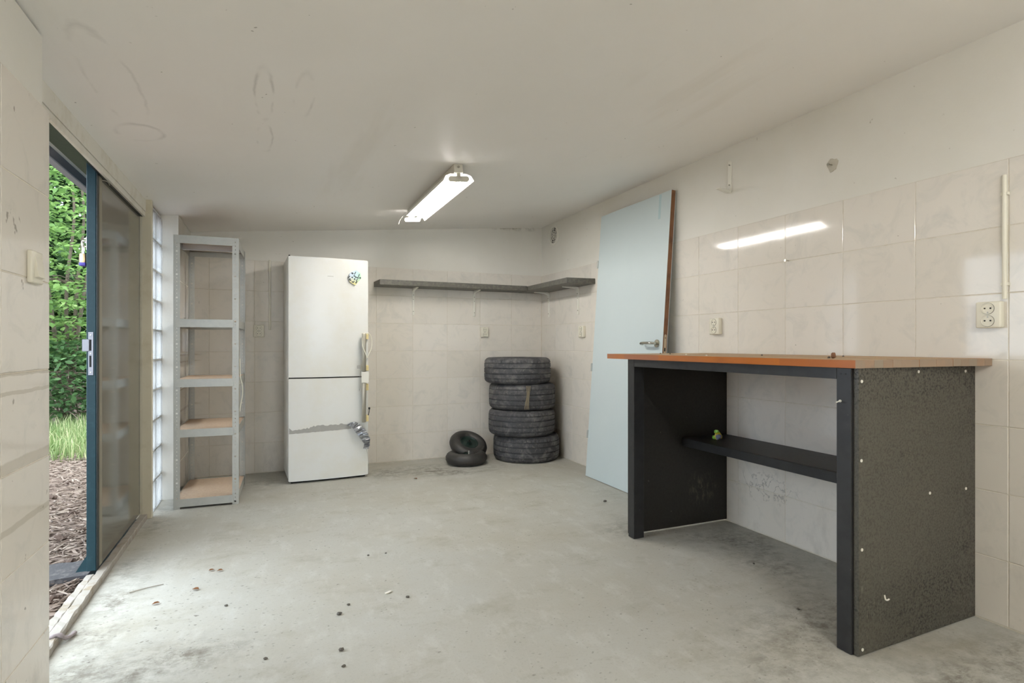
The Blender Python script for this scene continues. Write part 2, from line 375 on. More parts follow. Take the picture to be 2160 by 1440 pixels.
def mesh(name, bm, mat, smooth=False):
    bmesh.ops.recalc_face_normals(bm, faces=bm.faces)
    me = bpy.data.meshes.new(name); bm.to_mesh(me); bm.free()
    for m in (mat if isinstance(mat, (list, tuple)) else [mat]): me.materials.append(m)
    if smooth:
        me.polygons.foreach_set('use_smooth', [True]*len(me.polygons))
        try: me.set_sharp_from_angle(angle=math.radians(38))
        except Exception: pass
    return me
def obj(name, bm, mat, parent=None, smooth=False, loc=(0, 0, 0), rot=(0, 0, 0)):
    me = mesh(name, bm, mat, smooth) if isinstance(bm, bmesh.types.BMesh) else bm
    o = bpy.data.objects.new(name, me); COL.objects.link(o); o.location = loc; o.rotation_euler = rot
    if parent is not None: o.parent = parent
    return o
def tag(o, label=None, cat=None, group=None, kind=None):
    for k, v in (('label', label), ('category', cat), ('group', group), ('kind', kind)):
        if v: o[k] = v
    return o
def thing(name, loc, label, cat, group=None, rot=(0, 0, 0)):
    o = bpy.data.objects.new(name, None); COL.objects.link(o); o.location = loc; o.rotation_euler = rot
    o.empty_display_size = .1
    return tag(o, label, cat, group)
def copy_thing(root, loc, label=None, rot=None):
    r = root.copy(); COL.objects.link(r); r.location = loc
    if rot is not None: r.rotation_euler = rot
    if label: r['label'] = label
    for ch in list(root.children):
        c = ch.copy(); COL.objects.link(c); c.parent = r
        for g in ch.children:
            d = g.copy(); COL.objects.link(d); d.parent = c
    return r
def struct(name, bm, mat, smooth=False): return tag(obj(name, bm, mat, None, smooth), kind='structure')

# ------------------------------------------------------------------ room dimensions
XR = 2.5413                         # glazed face of the right wall
def YB(x): return 5.1413+.01343*x   # glazed face of the back wall
def ZC(x): return 2.0165+.0948*x    # ceiling rises to the right
ZT, PH, PW = 1.7626, .252, .3325    # tile top, tile pitch
YF = -2.3                           # wall behind the camera
XL = -.60                           # near left wall
# floor
bm = B(); hexa(bm, [(-.692, YF-.1, -.12), (XR+.1, YF-.1, -.12), (XR+.1, YB(XR)+.1, -.12), (-.692, 5.25, -.12), (-.692, YF-.1, 0), (XR+.1, YF-.1, 0), (XR+.1, YB(XR)+.1, 0), (-.692, 5.25, 0)])
struct('floor', bm, FLOOR)
# ceiling (also the roof slab that overhangs the door)
bm = B(); x0, x1 = -.93, XR+.12
hexa(bm, [(x0, YF-.1, ZC(x0)), (x1, YF-.1, ZC(x1)), (x1, 5.3, ZC(x1)), (x0, 5.3, ZC(x0)), (x0, YF-.1, ZC(x0)+.1), (x1, YF-.1, ZC(x1)+.1), (x1, 5.3, ZC(x1)+.1), (x0, 5.3, ZC(x0)+.1)])
struct('ceiling', bm, CEIL)
# walls: plaster above, grout bed below that carries the tiles
def wall_prism(name, c0, c1, thick_dir, bed=.007):
    pass
PL = .005   # plaster lies this far behind the tile faces, the grout 2 mm behind
def tiles(parent, face, u0, u1, ux, rows, vert, holes=()):
    """ux: joint coordinates along the wall; face(u, z, d) -> point d in front of the grout bed"""
    cache = {}
    for i in range(len(ux)-1):
        a, b = ux[i]+.0016, ux[i+1]-.0016
        a, b = max(a, u0), min(b, u1)
        if b-a < .012: continue
        for k in range(rows):
            zt = ZT-k*PH; zb = max(zt-PH, .004)
            if vert: zt, zb = vert-k*PH, max(vert-(k+1)*PH, .004)
            zt -= .0016; zb += .0016
            if zt-zb < .02: continue
            key = (round(b-a, 4), round(zt-zb, 4))
            if key not in cache:
                bmt = B(); w_, h_ = b-a, zt-zb
                box(bmt, 0, w_, -.009, .0035, 0, h_)
                es = [e for e in bmt.edges if all(v.co.y > 0 for v in e.verts)]
                bmesh.ops.bevel(bmt, geom=es, offset=.0013, segments=1, affect='EDGES', profile=.5)
                cache[key] = mesh('tile', bmt, TILE)
            p, rz = face(a, zb)
            o = obj('tile', cache[key], None, parent)
            o.location = (p[0]+R.uniform(-.0004, .0004), p[1]+R.uniform(-.0004, .0004), p[2])
            o.rotation_euler = (R.uniform(-.0012, .0012), 0, rz+R.uniform(-.0012, .0012))
# right wall
gx = XR+.003
bm = B(); box(bm, gx-.002, XR+.15, YF-.1, 5.3, 0, ZT); box(bm, gx+.002, XR+.15, YF-.1, 5.3, ZT, 2.33)
wr = struct('wall_right', bm, [PLASTER, GROUT])
for p in wr.data.polygons: p.material_index = 1 if p.center.z < ZT and p.normal.z < .5 else 0
# box axes of a tile: x along the wall, +y out of the wall
jr = sorted([2.8764+PW*i for i in range(-13, 8)])
def face_right(a, z): return ((gx, a, z), math.pi/2)      # local +x -> +Y, local +y -> -X
tiles(wr, face_right, -1.3, YB(XR)-.002, jr, 7, None)
# back wall (turned by three quarters of a degree)
ang = math.atan(.01343)
bm = B()
def yb(x, d=0): return YB(x)+d
hexa(bm, [(-.95, yb(-.95, .001), 0), (XR+.15, yb(XR+.15, .001), 0), (XR+.15, 5.35, 0), (-.95, 5.35, 0), (-.95, yb(-.95, .001), ZT), (XR+.15, yb(XR+.15, .001), ZT), (XR+.15, 5.35, ZT), (-.95, 5.35, ZT)])
hexa(bm, [(-.95, yb(-.95, .005), ZT), (XR+.15, yb(XR+.15, .005), ZT), (XR+.15, 5.35, ZT), (-.95, 5.35, ZT), (-.95, yb(-.95, .005), ZC(-.95)+.02), (XR+.15, yb(XR+.15, .005), ZC(XR)+.05), (XR+.15, 5.35, ZC(XR)+.05), (-.95, 5.35, ZC(-.95)+.02)])
wb = struct('wall_back', bm, [PLASTER, GROUT])
for p in wb.data.polygons: p.material_index = 1 if p.center.z < ZT-.01 else 0
jb = sorted([.8755+PW*i for i in range(-6, 7)])
def face_back(a, z): return ((a, yb(a, .003), z), ang)
# mirrored so that local +y points into the room (-Y): turn by pi, so run from the right end
def face_back(a, z):
    return None
cacheb = {}
for i in range(len(jb)-1):
    a, b = max(jb[i]+.0016, -.575), min(jb[i+1]-.0016, XR-.003)
    if b-a < .02: continue
    for k in range(7):
        zt, zb = ZT-k*PH-.0016, max(ZT-(k+1)*PH, .004)+.0016
        key = (round(b-a, 4), round(zt-zb, 4))
        if key not in cacheb:
            bmt = B(); box(bmt, 0, b-a, -.0035, .009, 0, zt-zb)
            es = [e for e in bmt.edges if all(v.co.y < 0 for v in e.verts)]
            bmesh.ops.bevel(bmt, geom=es, offset=.0013, segments=1, affect='EDGES', profile=.5)
            cacheb[key] = mesh('tile', bmt, TILE)
        o = obj('tile', cacheb[key], None, wb)
        o.location = (a, yb(a, .003)+R.uniform(-.0004, .0004), zb); o.rotation_euler = (R.uniform(-.0012, .0012), 0, ang+R.uniform(-.0012, .0012))
# near left wall with its own tiles
zl = 1.748
bm = B(); box(bm, -.80, XL-.001, YF-.1, 2.066, -.1, zl); box(bm, -.80, XL-.005, YF-.1, 2.03, zl, ZC(-.7))
wl = struct('wall_left', bm, [PLASTER, GROUT])
for p in wl.data.polygons: p.material_index = 1 if p.center.z < zl and abs(p.normal.x) > .5 else 0
jl = sorted([2.0775-PW*i for i in range(0, 5)])
cachel = {}
for i in range(len(jl)-1):
    a, b = jl[i]+.0016, min(jl[i+1]-.0016, 2.068)
    for k in range(7):
        zt, zb = zl-k*PH-.0016, max(zl-(k+1)*PH, .004)+.0016
        key = (round(b-a, 4), round(zt-zb, 4))
        if key not in cachel:
            bmt = B(); box(bmt, -.009, .0035, 0, b-a, 0, zt-zb)
            es = [e for e in bmt.edges if all(v.co.x > 0 for v in e.verts)]
            bmesh.ops.bevel(bmt, geom=es, offset=.0013, segments=1, affect='EDGES', profile=.5)
            cachel[key] = mesh('tile', bmt, TILE)
        obj('tile', cachel[key], None, wl, loc=(XL-.003, a, zb))
# far left pier beside the glass blocks
bm = B(); box(bm, -.84, -.581, 4.50, 5.2, -.1, ZT); box(bm, -.84, -.585, 4.50, 5.2, ZT, ZC(-.6))
wp = struct('wall_left_pier', bm, [PLASTER, GROUT])
cachep = {}
for (a, b) in ((4.505, 4.815), (4.8175, 5.132)):
    for k in range(7):
        zt, zb = ZT-k*PH-.0016, max(ZT-(k+1)*PH, .004)+.0016
        key = (round(b-a, 4), round(zt-zb, 4))
        if key not in cachep:
            bmt = B(); box(bmt, -.006, .0035, 0, b-a, 0, zt-zb)
            es = [e for e in bmt.edges if all(v.co.x > 0 for v in e.verts)]
            bmesh.ops.bevel(bmt, geom=es, offset=.0013, segments=1, affect='EDGES', profile=.5)
            cachep[key] = mesh('tile', bmt, TILE)
        obj('tile', cachep[key], None, wp, loc=(-.583, a, zb))
# wall behind the camera, with an unseen window added for fill light
bm = B(); wx0, wx1, wz0, wz1 = .4, 1.7, .8, 1.95
box(bm, -.95, wx0, YF-.15, YF, -.1, 2.4); box(bm, wx1, XR+.15, YF-.15, YF, -.1, 2.4)
box(bm, wx0, wx1, YF-.15, YF, -.1, wz0); box(bm, wx0, wx1, YF-.15, YF, wz1, 2.4)
struct('wall_front', bm, PLASTER)
bm = B()
for a, b in ((wx0, wx0+.06), (wx1-.06, wx1), (1.02, 1.08)): box(bm, a, b, YF-.11, YF-.05, wz0, wz1)
for a, b in ((wz0, wz0+.06), (wz1-.06, wz1)): box(bm, wx0, wx1, YF-.11, YF-.05, a, b)
struct('fill_window', bm, CREAM)

# ------------------------------------------------------------------ doorway in the left wall
bm = B(); box(bm, -.712, -.700, 2.03, 4.115, 1.876, ZC(-.7)); box(bm, -.714, -.7025, 2.03, 4.115, 1.845, 1.8735)
struct('trim_1', bm, simple('white_lintel_paint', srgb(226, 222, 212), .5, var=(srgb(206, 198, 180), 8, .5, .75), world=True))                       # cream lintel board and frame head
bm = B(); box(bm, -.726, -.714, 2.0, 4.115, 1.845, 1.95); box(bm, -.845, -.726, 2.0, 4.115, 1.91, 1.96)
struct('trim_2', bm, TEALD)                       # rebated dark frame head outside
bm = B(); box(bm, -.925, -.885, -2, 7, 1.885, 2.02, .004)
struct('trim_3', bm, FASCIA)                      # fascia board under the eaves
bm = B(); box(bm, -.722, -.669, 4.052, 4.092, 0, ZC(-.68), .002); box(bm, -.80, -.722, 4.056, 4.092, 0, ZC(-.74))
jm = struct('trim_4', bm, CREAM)                  # far door jamb
bm = B(); box(bm, -.82, -.69, 2.068, 2.10, -.05, 1.9); struct('trim_5', bm, TEALD)
def rough_strip(x0, x1, y0, y1, z0, z1, n, seed, amp=.0025):
    r = random.Random(seed); bm = B(); rings = []
    for i in range(n+1):
        y = y0+(y1-y0)*i/n; j = lambda: r.uniform(-amp, amp)
        rings.append([bm.verts.new(p) for p in ((x0+j(), y, z0), (x1+j(), y, z0), (x1+j(), y, z1-.004+j()), (x1-.004+j(), y, z1+j()*.6), (x0+.003+j(), y, z1+j()*.6), (x0+j(), y, z1-.003))])
    for A, C in zip(rings, rings[1:]):
        for k in range(6): bm.faces.new((A[k], A[(k+1) % 6], C[(k+1) % 6], C[k]))
    bm.faces.new(rings[0]); bm.faces.new(rings[-1][::-1]); return bm
struct('trim_6', rough_strip(-.73, -.692, 2.0, 4.052, -.05, .03, 60, 3), SILL)
struct('trim_7', rough_strip(-.768, -.736, 2.07, 3.105, -.06, .022, 40, 4, .003), SILL)
bm = B(); box(bm, -.768, -.73, 2.0, 4.1, -.1, .004); struct('trim_8', bm, TEALD)

# closed door leaf (swings outwards), seen along its face
dl = thing('door_leaf', (-.75, 4.05, .03), 'closed teal edged door leaf with glossy grey brown inner panel', 'door')
def dpart(name, bm, mat, par=None, smooth=False):
    xf(bm, Matrix.Translation((.75, -4.05, -.03))); return obj(name, bm, mat, par or dl, smooth)
bm = B(); box(bm, -.769, -.733, 3.12, 3.19, .032, 1.902, .002); box(bm, -.769, -.733, 3.98, 4.048, .032, 1.902, .002)
box(bm, -.769, -.733, 3.19, 3.98, .032, .12); box(bm, -.769, -.733, 3.19, 3.98, 1.82, 1.902); box(bm, -.769, -.745, 3.19, 3.98, .12, 1.82)
dpart('door_frame', bm, TEAL)
bm = B(); box(bm, -.733, -.7285, 3.123, 3.155, .035, 1.9, .001); dpart('edge_trim', bm, TEALD)['label'] = 'dark painted rebate strip'
bm = B(); box(bm, -.733, -.7275, 3.156, 3.20, .04, 1.895, .001); dpart('stile_strip', bm, simple('olive_grey_paint', srgb(132, 126, 108), .35))['label'] = 'olive grey inner stile'
bm = B(); box(bm, -.745, -.7285, 3.2005, 4.046, .04, 1.895, .001); dpart('inner_panel', bm, PANEL)['label'] = 'glossy grey brown panel'
bm = B(); prism(bm, [(-.769, .035), (-.81, .035), (-.769, .105)], 1, 3.122, 4.04); dpart('weather_board', bm, TEAL)
# strike plate with two slots: plate made of bars round the slots
bm = B(); ys = 3.1185
def zz(y): return CAMZ-(y-727.1)*2.565/1191.6
z_t, z_b = zz(700), zz(791)
for (a, b, c, d) in ((-.7615, -.757, z_b, z_t), (-.749, -.7425, z_b, z_t), (-.757, -.749, zz(716), z_t), (-.757, -.749, zz(750), zz(739.5)), (-.757, -.749, z_b, zz(774))):
    box(bm, a, b, ys-.002, ys+.0015, c, d)
box(bm, -.785, -.757, ys-.003, ys-.0005, zz(741), zz(715), .003, 2)
pl_ = dpart('strike_plate', bm, simple('dull_zinc_plate', srgb(136, 136, 142), .45, .3))
bm = B(); box(bm, -.757, -.749, ys+.0008, ys+.0014, zz(774), zz(716)); dpart('slot', bm, DARK, pl_)
for zc in (zz(706), zz(745), zz(785)):
    bm = B(); cyl(bm, (-.752, ys-.004, zc), (-.752, ys-.001, zc), .003, 10); dpart('screw', bm, STEEL, pl_)
# hasp staple and padlock hung on the outer face
bm = B(); hz = zz(512)
tube(bm, smoothpath([(-.770, 3.15, hz+.012), (-.79, 3.15, hz+.012), (-.793, 3.15, hz), (-.79, 3.15, hz-.012), (-.770, 3.15, hz-.012)], 5), .003)
box(bm, -.772, -.769, 3.13, 3.17, hz-.03, hz+.03)
dpart('staple', bm, CHROME)
pk = thing('padlock', (-.787, 3.146, zz(560)), 'small brass padlock with purple base hanging on the teal door', 'padlock')
def ppart(name, bm, mat): return obj(name, bm, mat, pk, True)
bm = B(); box(bm, -.011, .011, -.017, .017, .012, .056, .004, 2); ppart('lock_body', bm, BRASS)
bm = B(); box(bm, -.0125, .0125, -.018, .018, 0, .016, .003, 2); ppart('sleeve', bm, PURPLE)['label'] = 'purple rubber base'
bm = B(); tube(bm, smoothpath([(0, -.011, .05), (0, -.011, .085), (0, -.006, .1), (0, .006, .1), (0, .011, .085), (0, .011, .05)], 5), .003); ppart('shackle', bm, CHROME)
# little hook at the top of the leaf
bm = B(); tube(bm, smoothpath([(-.727, 3.19, 1.835), (-.715, 3.2, 1.835), (-.71, 3.23, 1.838), (-.712, 3.26, 1.83)], 5), .0022)
dpart('hook', bm, STEEL)['label'] = 'small wire hook'

# glass block window
bm = B(); box(bm, -.755, -.692, 4.092, 4.50, -.02, ZC(-.72)-.004)
zs = [.193*k for k in range(11)]
cols = [(4.094, 4.284), (4.294, 4.496)]
wg = bpy.data.objects.new('window_1', None); COL.objects.link(wg); tag(wg, kind='structure')
bm.free()
bm = B()   # mortar grid
for k in range(11): box(bm, -.75, -.686, 4.092, 4.5, max(zs[k]-.006, 0), min(zs[k]+.006, ZC(-.7)-.01))
for a, b in ((4.092, 4.0945), (4.283, 4.295), (4.4955, 4.5)): box(bm, -.75, -.686, a, b, .006, 1.93)
obj('mortar_joints', bm, MORTAR, wg)
for ci, (a, b) in enumerate(cols):
    bm = B(); box(bm, -.757, -.680, a, b, 0, .181, .006, 2)
    # moulded flutes on the room side
    for q in range(5):
        yy = a+(b-a)*(q+.5)/5
        box(bm, -.6805, -.678, yy-.006, yy+.006, .02, .161, .001)
    me = mesh('glass_block', bm, GBLOCK, True)
    for k in range(10):
        obj('glass_block', me, None, wg, loc=(0, 0, zs[k]+.006))

# ------------------------------------------------------------------ outside
GZ = -.06
bm = B()
n = 70
gv = [[bm.verts.new((-.80-.14*i*(1+.03*i), -3+.28*j, GZ+R.uniform(-.012, .012))) for j in range(n)] for i in range(46)]
for i in range(45):
    for j in range(n-1): bm.faces.new((gv[i][j], gv[i+1][j], gv[i+1][j+1], gv[i][j+1]))
tag(obj('ground', bm, SOIL, None, True), kind='structure')
def fan(y): return (-.30*y, -.25*y)
# mulch chips (uncountable)
bm = B()
for i in range(9000):
    y = 2.4+4.6*R.random()**1.1; x = R.uniform(-.36*y-.15, -.22*y) if i % 4 else R.uniform(-4, -.82)
    if x > -.82: continue
    L, W = R.uniform(.015, .06), R.uniform(.0025, .008); a = R.uniform(0, 6.28); tl = R.uniform(-.3, .3)
    M = Matrix.Translation((x, y, GZ+.012+R.uniform(-.004, .02))) @ Matrix.Rotation(a, 4, 'Z') @ Matrix.Rotation(tl, 4, 'Y')
    vs = [bm.verts.new(M @ Vector(p)) for p in ((-L, -W, 0), (L, -W*.7, 0), (L, W*.7, 0), (-L, W, 0), (0, 0, W*1.1))]
    for f in ((0, 1, 4), (1, 2, 4), (2, 3, 4), (3, 0, 4), (3, 2, 1, 0)): bm.faces.new([vs[k] for k in f])
tag(obj('wood_chip_mulch', bm, TWIG), 'pale brown wood chip mulch spread outside the doorway', 'mulch', kind='stuff')
# grass strip
bm = B()
for i in range(5200):
    y = R.uniform(6.6, 9.6); x = R.uniform(-.42*y, -.19*y); h = R.uniform(.06, .26); a = R.uniform(0, 6.28); b = R.uniform(.02, .14)
    wd = R.uniform(.003, .006); c, s = math.cos(a), math.sin(a)
    p = [(x-s*wd, y+c*wd, GZ), (x+s*wd, y-c*wd, GZ), (x+c*b*.4+s*wd*.7, y+s*b*.4-c*wd*.7, GZ+h*.7), (x+c*b*.4-s*wd*.7, y+s*b*.4+c*wd*.7, GZ+h*.7), (x+c*b, y+s*b, GZ+h)]
    v = [bm.verts.new(q) for q in p]; bm.faces.new((v[0], v[1], v[2], v[3])); bm.faces.new((v[3], v[2], v[4]))
tag(obj('long_grass', bm, GRASS), 'pale green long grass at the foot of the hedge', 'grass', kind='stuff')
# pine cones lying in the mulch
bm = B(); bmesh.ops.create_icosphere(bm, subdivisions=2, radius=1)
for v in bm.verts: v.co *= 1+.22*math.sin(9*v.co.z+6*math.atan2(v.co.y, v.co.x)); v.co.x *= 1.5
xf(bm, Matrix.Scale(.022, 4)); cone_me = mesh('pine_cone', bm, CONE)
for i in range(6):
    y = 3.0+i*.5+R.uniform(-.05, .05); x = -R.uniform(.256, .295)*y
    if x > -.84: x = -.86-.02*R.random()
    o = obj('pine_cone', cone_me, None, loc=(x, y, GZ+.025), rot=(0, R.uniform(-.3, .3), R.uniform(0, 6)))
    tag(o, ('dark pine cone nearest the door sill outside', 'second dark pine cone from the door sill, in the wood chips', 'third dark pine cone from the door sill, in the wood chips', 'dark pine cone in the middle of the visible wood chips', 'dark pine cone one short of the grass edge', 'dark pine cone farthest from the house, near the grass')[i], 'pine cone', 'pine cones in the mulch')
# dark strip of roofing felt by the step
bm = B(); pts = []
for i in range(14):
    t = i/13; pts.append((-1.5+.74*t-.03, 3.13+.10*t+.02*math.sin(9*t)))
poly = [(x, y-.02) for x, y in pts]+[(x, y+.22+.02*math.sin(x*30)) for x, y in pts[::-1]]
prism(bm, poly, 2, GZ+.02, GZ+.045); tag(obj('felt_strip', bm, SLABM), 'dark grey strip of weathered felt on the mulch outside the door', 'felt')
# shrubs and trees beyond the grass
def leafmesh(L):
    bm = B(); W = L*.34
    P = [(0, 0, 0), (L*.3, W*.85, L*.05), (L*.65, W*.8, L*.04), (L, 0, -L*.06), (L*.65, -W*.8, L*.04), (L*.3, -W*.85, L*.05), (L*.5, 0, -L*.02)]
    return P, ((0, 6, 1), (1, 6, 2), (2, 6, 3), (3, 6, 4), (4, 6, 5), (5, 6, 0))
def shrub(name, label, cx, cy, z0, z1, rx, ry, nl, size, lm, layers, seed, singles=0, face=None):
    r = random.Random(seed)
    root = thing(name, (cx, cy, GZ), label, 'tree' if z1 > 2.4 else 'shrub')
    bm = B()
    for s in range(4):
        a = r.uniform(0, 6.28); p = [(0, 0, 0)]; q = Vector((0.06*math.cos(a), .06*math.sin(a), 0))
        pts = [q*(1+0*k)+Vector((rx*.42*math.cos(a)*(k/5)**1.5+r.uniform(-.05, .05), ry*.42*math.sin(a)*(k/5)**1.5+r.uniform(-.05, .05), (z1-.3)*k/5)) for k in range(6)]
        tube(bm, smoothpath(pts, 4), .035 if z1 > 2.4 else .014, 7, [1-.8*k/20 for k in range(21)])
        for b in range(9):
            k = r.randint(1, 4); st = pts[k]; a2 = r.uniform(0, 6.28); L = r.uniform(.4, .9)*rx
            tube(bm, smoothpath([st, st+Vector((math.cos(a2)*L*.5, math.sin(a2)*L*.5, .08)), st+Vector((math.cos(a2)*L, math.sin(a2)*L, .02))], 3), .009, 5, [1-.1*j for j in range(7)])
    obj('trunk', bm, BARK, root, True)
    bm = B(); P, F = leafmesh(1); cand = []
    for i in range(nl):
        while True:
            u, v, t = r.uniform(-1, 1), r.uniform(-1, 1), r.uniform(-1, 1)
            d = u*u+v*v+t*t
            if .3 < d < 1: break
        z = (z0+z1)/2+t*(z1-z0)/2
        if layers: z = round(z/layers)*layers+r.gauss(0, .045)-.10*math.hypot(u, v)
        pos = Vector((u*rx, v*ry, z-GZ)); s = size*r.uniform(.7, 1.25)
        M = Matrix.Translation(pos) @ Matrix.Rotation(r.uniform(0, 6.28), 4, 'Z') @ Matrix.Rotation(r.gauss(.15, .35), 4, 'Y') @ Matrix.Rotation(r.gauss(0, .4), 4, 'X') @ Matrix.Scale(s, 4)
        if singles:
            wx, wy = pos.x+cx, pos.y+cy
            ratio = wx/wy
            if -.315 < ratio < -.235 and len(cand) < 4000: cand.append((wy, M)); continue
        vs = [bm.verts.new(M @ Vector(p)) for p in P]
        for f in F: bm.faces.new([vs[k] for k in f])
    if singles:
        cand.sort(key=lambda t: t[0])
        b1 = B(); vs = [b1.verts.new(p) for p in P]
        for f in F: b1.faces.new([vs[k] for k in f])
        me = mesh('leaf', b1, lm)
        for wy, M in cand[:singles]:
            o = obj('leaf', me, None, root); o.matrix_local = M
        for wy, M in cand[singles:]:
            vs = [bm.verts.new(M @ Vector(p)) for p in P]
            for f in F: bm.faces.new([vs[k] for k in f])
    tag(obj('foliage', bm, lm, root), kind='stuff')
    return root
shrub('beech_tree', 'tall bright green beech tree seen through the open doorway', -2.75, 10.2, .75, 5.4, 1.9, 1.7, 16000, .088, LEAFB, .24, 11, 280)
shrub('dark_shrub', 'low dark green shrub under the beech tree', -2.5, 9.6, .05, 1.15, 1.5, .8, 4200, .085, LEAFD, 0, 12)
shrub('beech_tree', 'second beech tree standing further left behind the near one', -6.9, 11.2, .4, 5.6, 2.0, 1.7, 3500, .14, LEAFB, .26, 13)
shrub('beech_tree', 'third beech tree behind the house corner to the right', 1.3, 11.4, .4, 5.4, 1.9, 1.6, 3500, .14, LEAFB, .26, 14)
shrub('evergreen_hedge', 'dense dark evergreen hedge filling the gap behind the beech trees', -3.4, 13.6, -.05, 6.8, 2.6, .8, 15000, .27, LEAFD, 0, 15)

# ------------------------------------------------------------------ fluorescent lamp
def make_lamp(loc, label):
    t = thing('fluorescent_lamp', loc, label, 'lamp', rot=(0, -math.atan(.0948), 0))
    bm = B(); box(bm, -.027, .027, -.60, .60, -.05, 0, .004, 2); obj('batten', bm, LAMPG, t, True)
    prof = [(-.028, -.0505), (-.05, -.052), (-.075, -.062), (-.092, -.088), (-.0935, -.088), (-.0765, -.0605), (-.05, -.0505)]
    full = prof[:4]+prof[4:]
    bm = B()
    outer = [(-.094, -.092), (-.078, -.063), (-.05, -.0515), (.05, -.0515), (.078, -.063), (.094, -.092)]
    inner = [(x*.985, z-.0012) for x, z in outer]
    prism(bm, outer+inner[::-1], 1, -.585, .575); obj('reflector', bm, REFL, t)
    me = None
    for s in (-1, 1):
        bm = B(); cyl(bm, (s*.033, -.56, -.082), (s*.033, .56, -.082), .0125, 16); obj('tube', bm, TUBE, t, True)
    for yy in (-.593, .578):
        bm = B()
        box(bm, -.012, .012, yy, yy+.014, -.085, -.04, .002)
        prism(bm, [(-.05+.012*math.cos(a), -.082+.015*math.sin(a)) for a in [math.pi/2+math.pi*k/8 for k in range(9)]]+[(.05+.012*math.cos(a), -.082+.015*math.sin(a)) for a in [-math.pi/2+math.pi*k/8 for k in range(9)]], 1, yy, yy+.016)
        obj('lamp_holder', bm, LAMPG, t)
    bm = B(); cyl(bm, (0, -.605, -.017), (0, -.599, -.017), .007, 12); obj('screw', bm, STEEL, t)
    bm = B(); tube(bm, smoothpath([(-.06, .58, -.045), (-.09, .6, -.075), (-.105, .605, -.11)], 5), .002); obj('starter_cord', bm, LAMPG, t)
    return t
lamp = make_lamp((1.0, 3.73, ZC(1.0)-.001), 'lit twin tube fluorescent lamp on the sloping white ceiling')
fill_lamp = copy_thing(lamp, (1.0, -.6, ZC(1.0)-.001), 'added fill light of two bare tubes on the ceiling behind the viewpoint')  # unseen lamp, added to brighten the room evenly
for c in list(fill_lamp.children):
    if c.name.startswith('reflector'): bpy.data.objects.remove(c); continue
    if c.name.startswith('tube'): c.data = c.data.copy(); c.data.materials[0] = FILL_TUBE

# ------------------------------------------------------------------ steel rack
rk = thing('storage_rack', (-.575, 4.205, 0), 'narrow galvanised steel storage rack with five chipboard shelves', 'rack', rot=(0, 0, -.03))
RW_, RD, RH = .378, .60, 1.775
def flange(bm, x, y, dx, dy, w=.037, th=.002):
    """perforated steel strip from (x,y) in direction (dx,dy)"""
    def seg(a, b, z0, z1):
        px, py = x+dx*a, y+dy*a; qx, qy = x+dx*b, y+dy*b
        nx, ny = abs(dy)*th, abs(dx)*th
        box(bm, min(px, qx), max(px, qx)+nx, min(py, qy), max(py, qy)+ny, z0, z1)
    seg(0, .014, 0, RH); seg(.024, w, 0, RH)
    z = 0
    k = 0
    while z < RH:
        gap = .010 if k % 6 == 0 else .006
        zt_ = min(z+.025-gap, RH); seg(.014, .024, z, zt_)
        if k % 6:
            ze = min(z+.025, RH)
            if ze > zt_+.0005: seg(.014, .0172, zt_, ze); seg(.0208, .024, zt_, ze)
        z += .025; k += 1
for (x, y, sx_, sy_) in ((0, 0, 1, 1), (RW_, 0, -1, 1), (0, RD, 1, -1), (RW_, RD, -1, -1)):
    bm = B(); flange(bm, x, y, sx_, 0); flange(bm, x, y, 0, sy_); obj('post', bm, GALV, rk)
LV = [(1.775, 1.722), (1.231, 1.178), (.841, .788), (.515, .463), (.065, .013)]
for i, (zt, zb) in enumerate(LV):
    for (a, b, c, d, nm) in ((.014, RW_-.03, -.003, 0, 'beam'), (.004, RW_-.004, RD-.006, RD-.003, 'beam'), (.0025, .0055, .004, RD-.004, 'beam'), (RW_-.0055, RW_-.0025, .004, RD-.004, 'beam')):
        bm = B(); box(bm, a, b, c, d, zb, zt, .0008)
        if d-c < .01: box(bm, a, b, (c+.003 if c < .1 else c-.012), (c+.015 if c < .1 else c), zt-.022, zt-.02)
        obj('beam', bm, GALV, rk)
    bm = B(); box(bm, .006, RW_-.006, .001, RD-.007, zt-.013, zt-.003); obj('shelf_board', bm, MDF, rk)
bm = B(); box(bm, .006, RW_-.006, .27, .30, 1.722, 1.761, .001); obj('cross_bar', bm, GALVB, rk)['label'] = 'bright zinc cross bar under the top shelf'
cd_ = thing('hanging_cord', (-.19, 4.2, .92), 'thin white cord hanging from the right front post of the rack', 'cord')
bm = B(); tube(bm, smoothpath([(0, .01, .05), (.003, .006, -.02), (.006, -.004, -.08), (.017, -.008, -.13), (.018, -.008, -.19), (.008, -.008, -.25), (.002, -.008, -.3)], 6), .0028); obj('cord', bm, CORDW, cd_, True)

# ------------------------------------------------------------------ fridge freezer
fr = thing('fridge_freezer', (.124, 4.623, 0), 'white upright fridge freezer with taped door handles', 'fridge', rot=(0, 0, .0464))
W = .603
def bulge(x): u = x/W; return -.016*(1-(2*u-1)**2)
def curved_door(z0, z1, bev=.004):
    bm = B(); n = 20; prof = []
    fr_ = [(.002+(W-.004)*i/n, bulge(.002+(W-.004)*i/n)) for i in range(n+1)]
    poly = fr_+[(W-.002, .055), (.002, .055)]
    prism(bm, poly, 2, z0, z1)
    es = [e for e in bm.edges if abs(e.verts[0].co.z-e.verts[1].co.z) < 1e-6]
    bmesh.ops.bevel(bm, geom=es, offset=bev, segments=2, affect='EDGES'); return bm
bm = B(); box(bm, 0, W, .062, .485, .03, 1.745, .004, 2); obj('body', bm, BODYW, fr, True)
obj('upper_door', curved_door(.813, 1.742), FRIDGE, fr, True)
ldoor = obj('lower_door', curved_door(.018, .803), FRIDGE, fr, True)
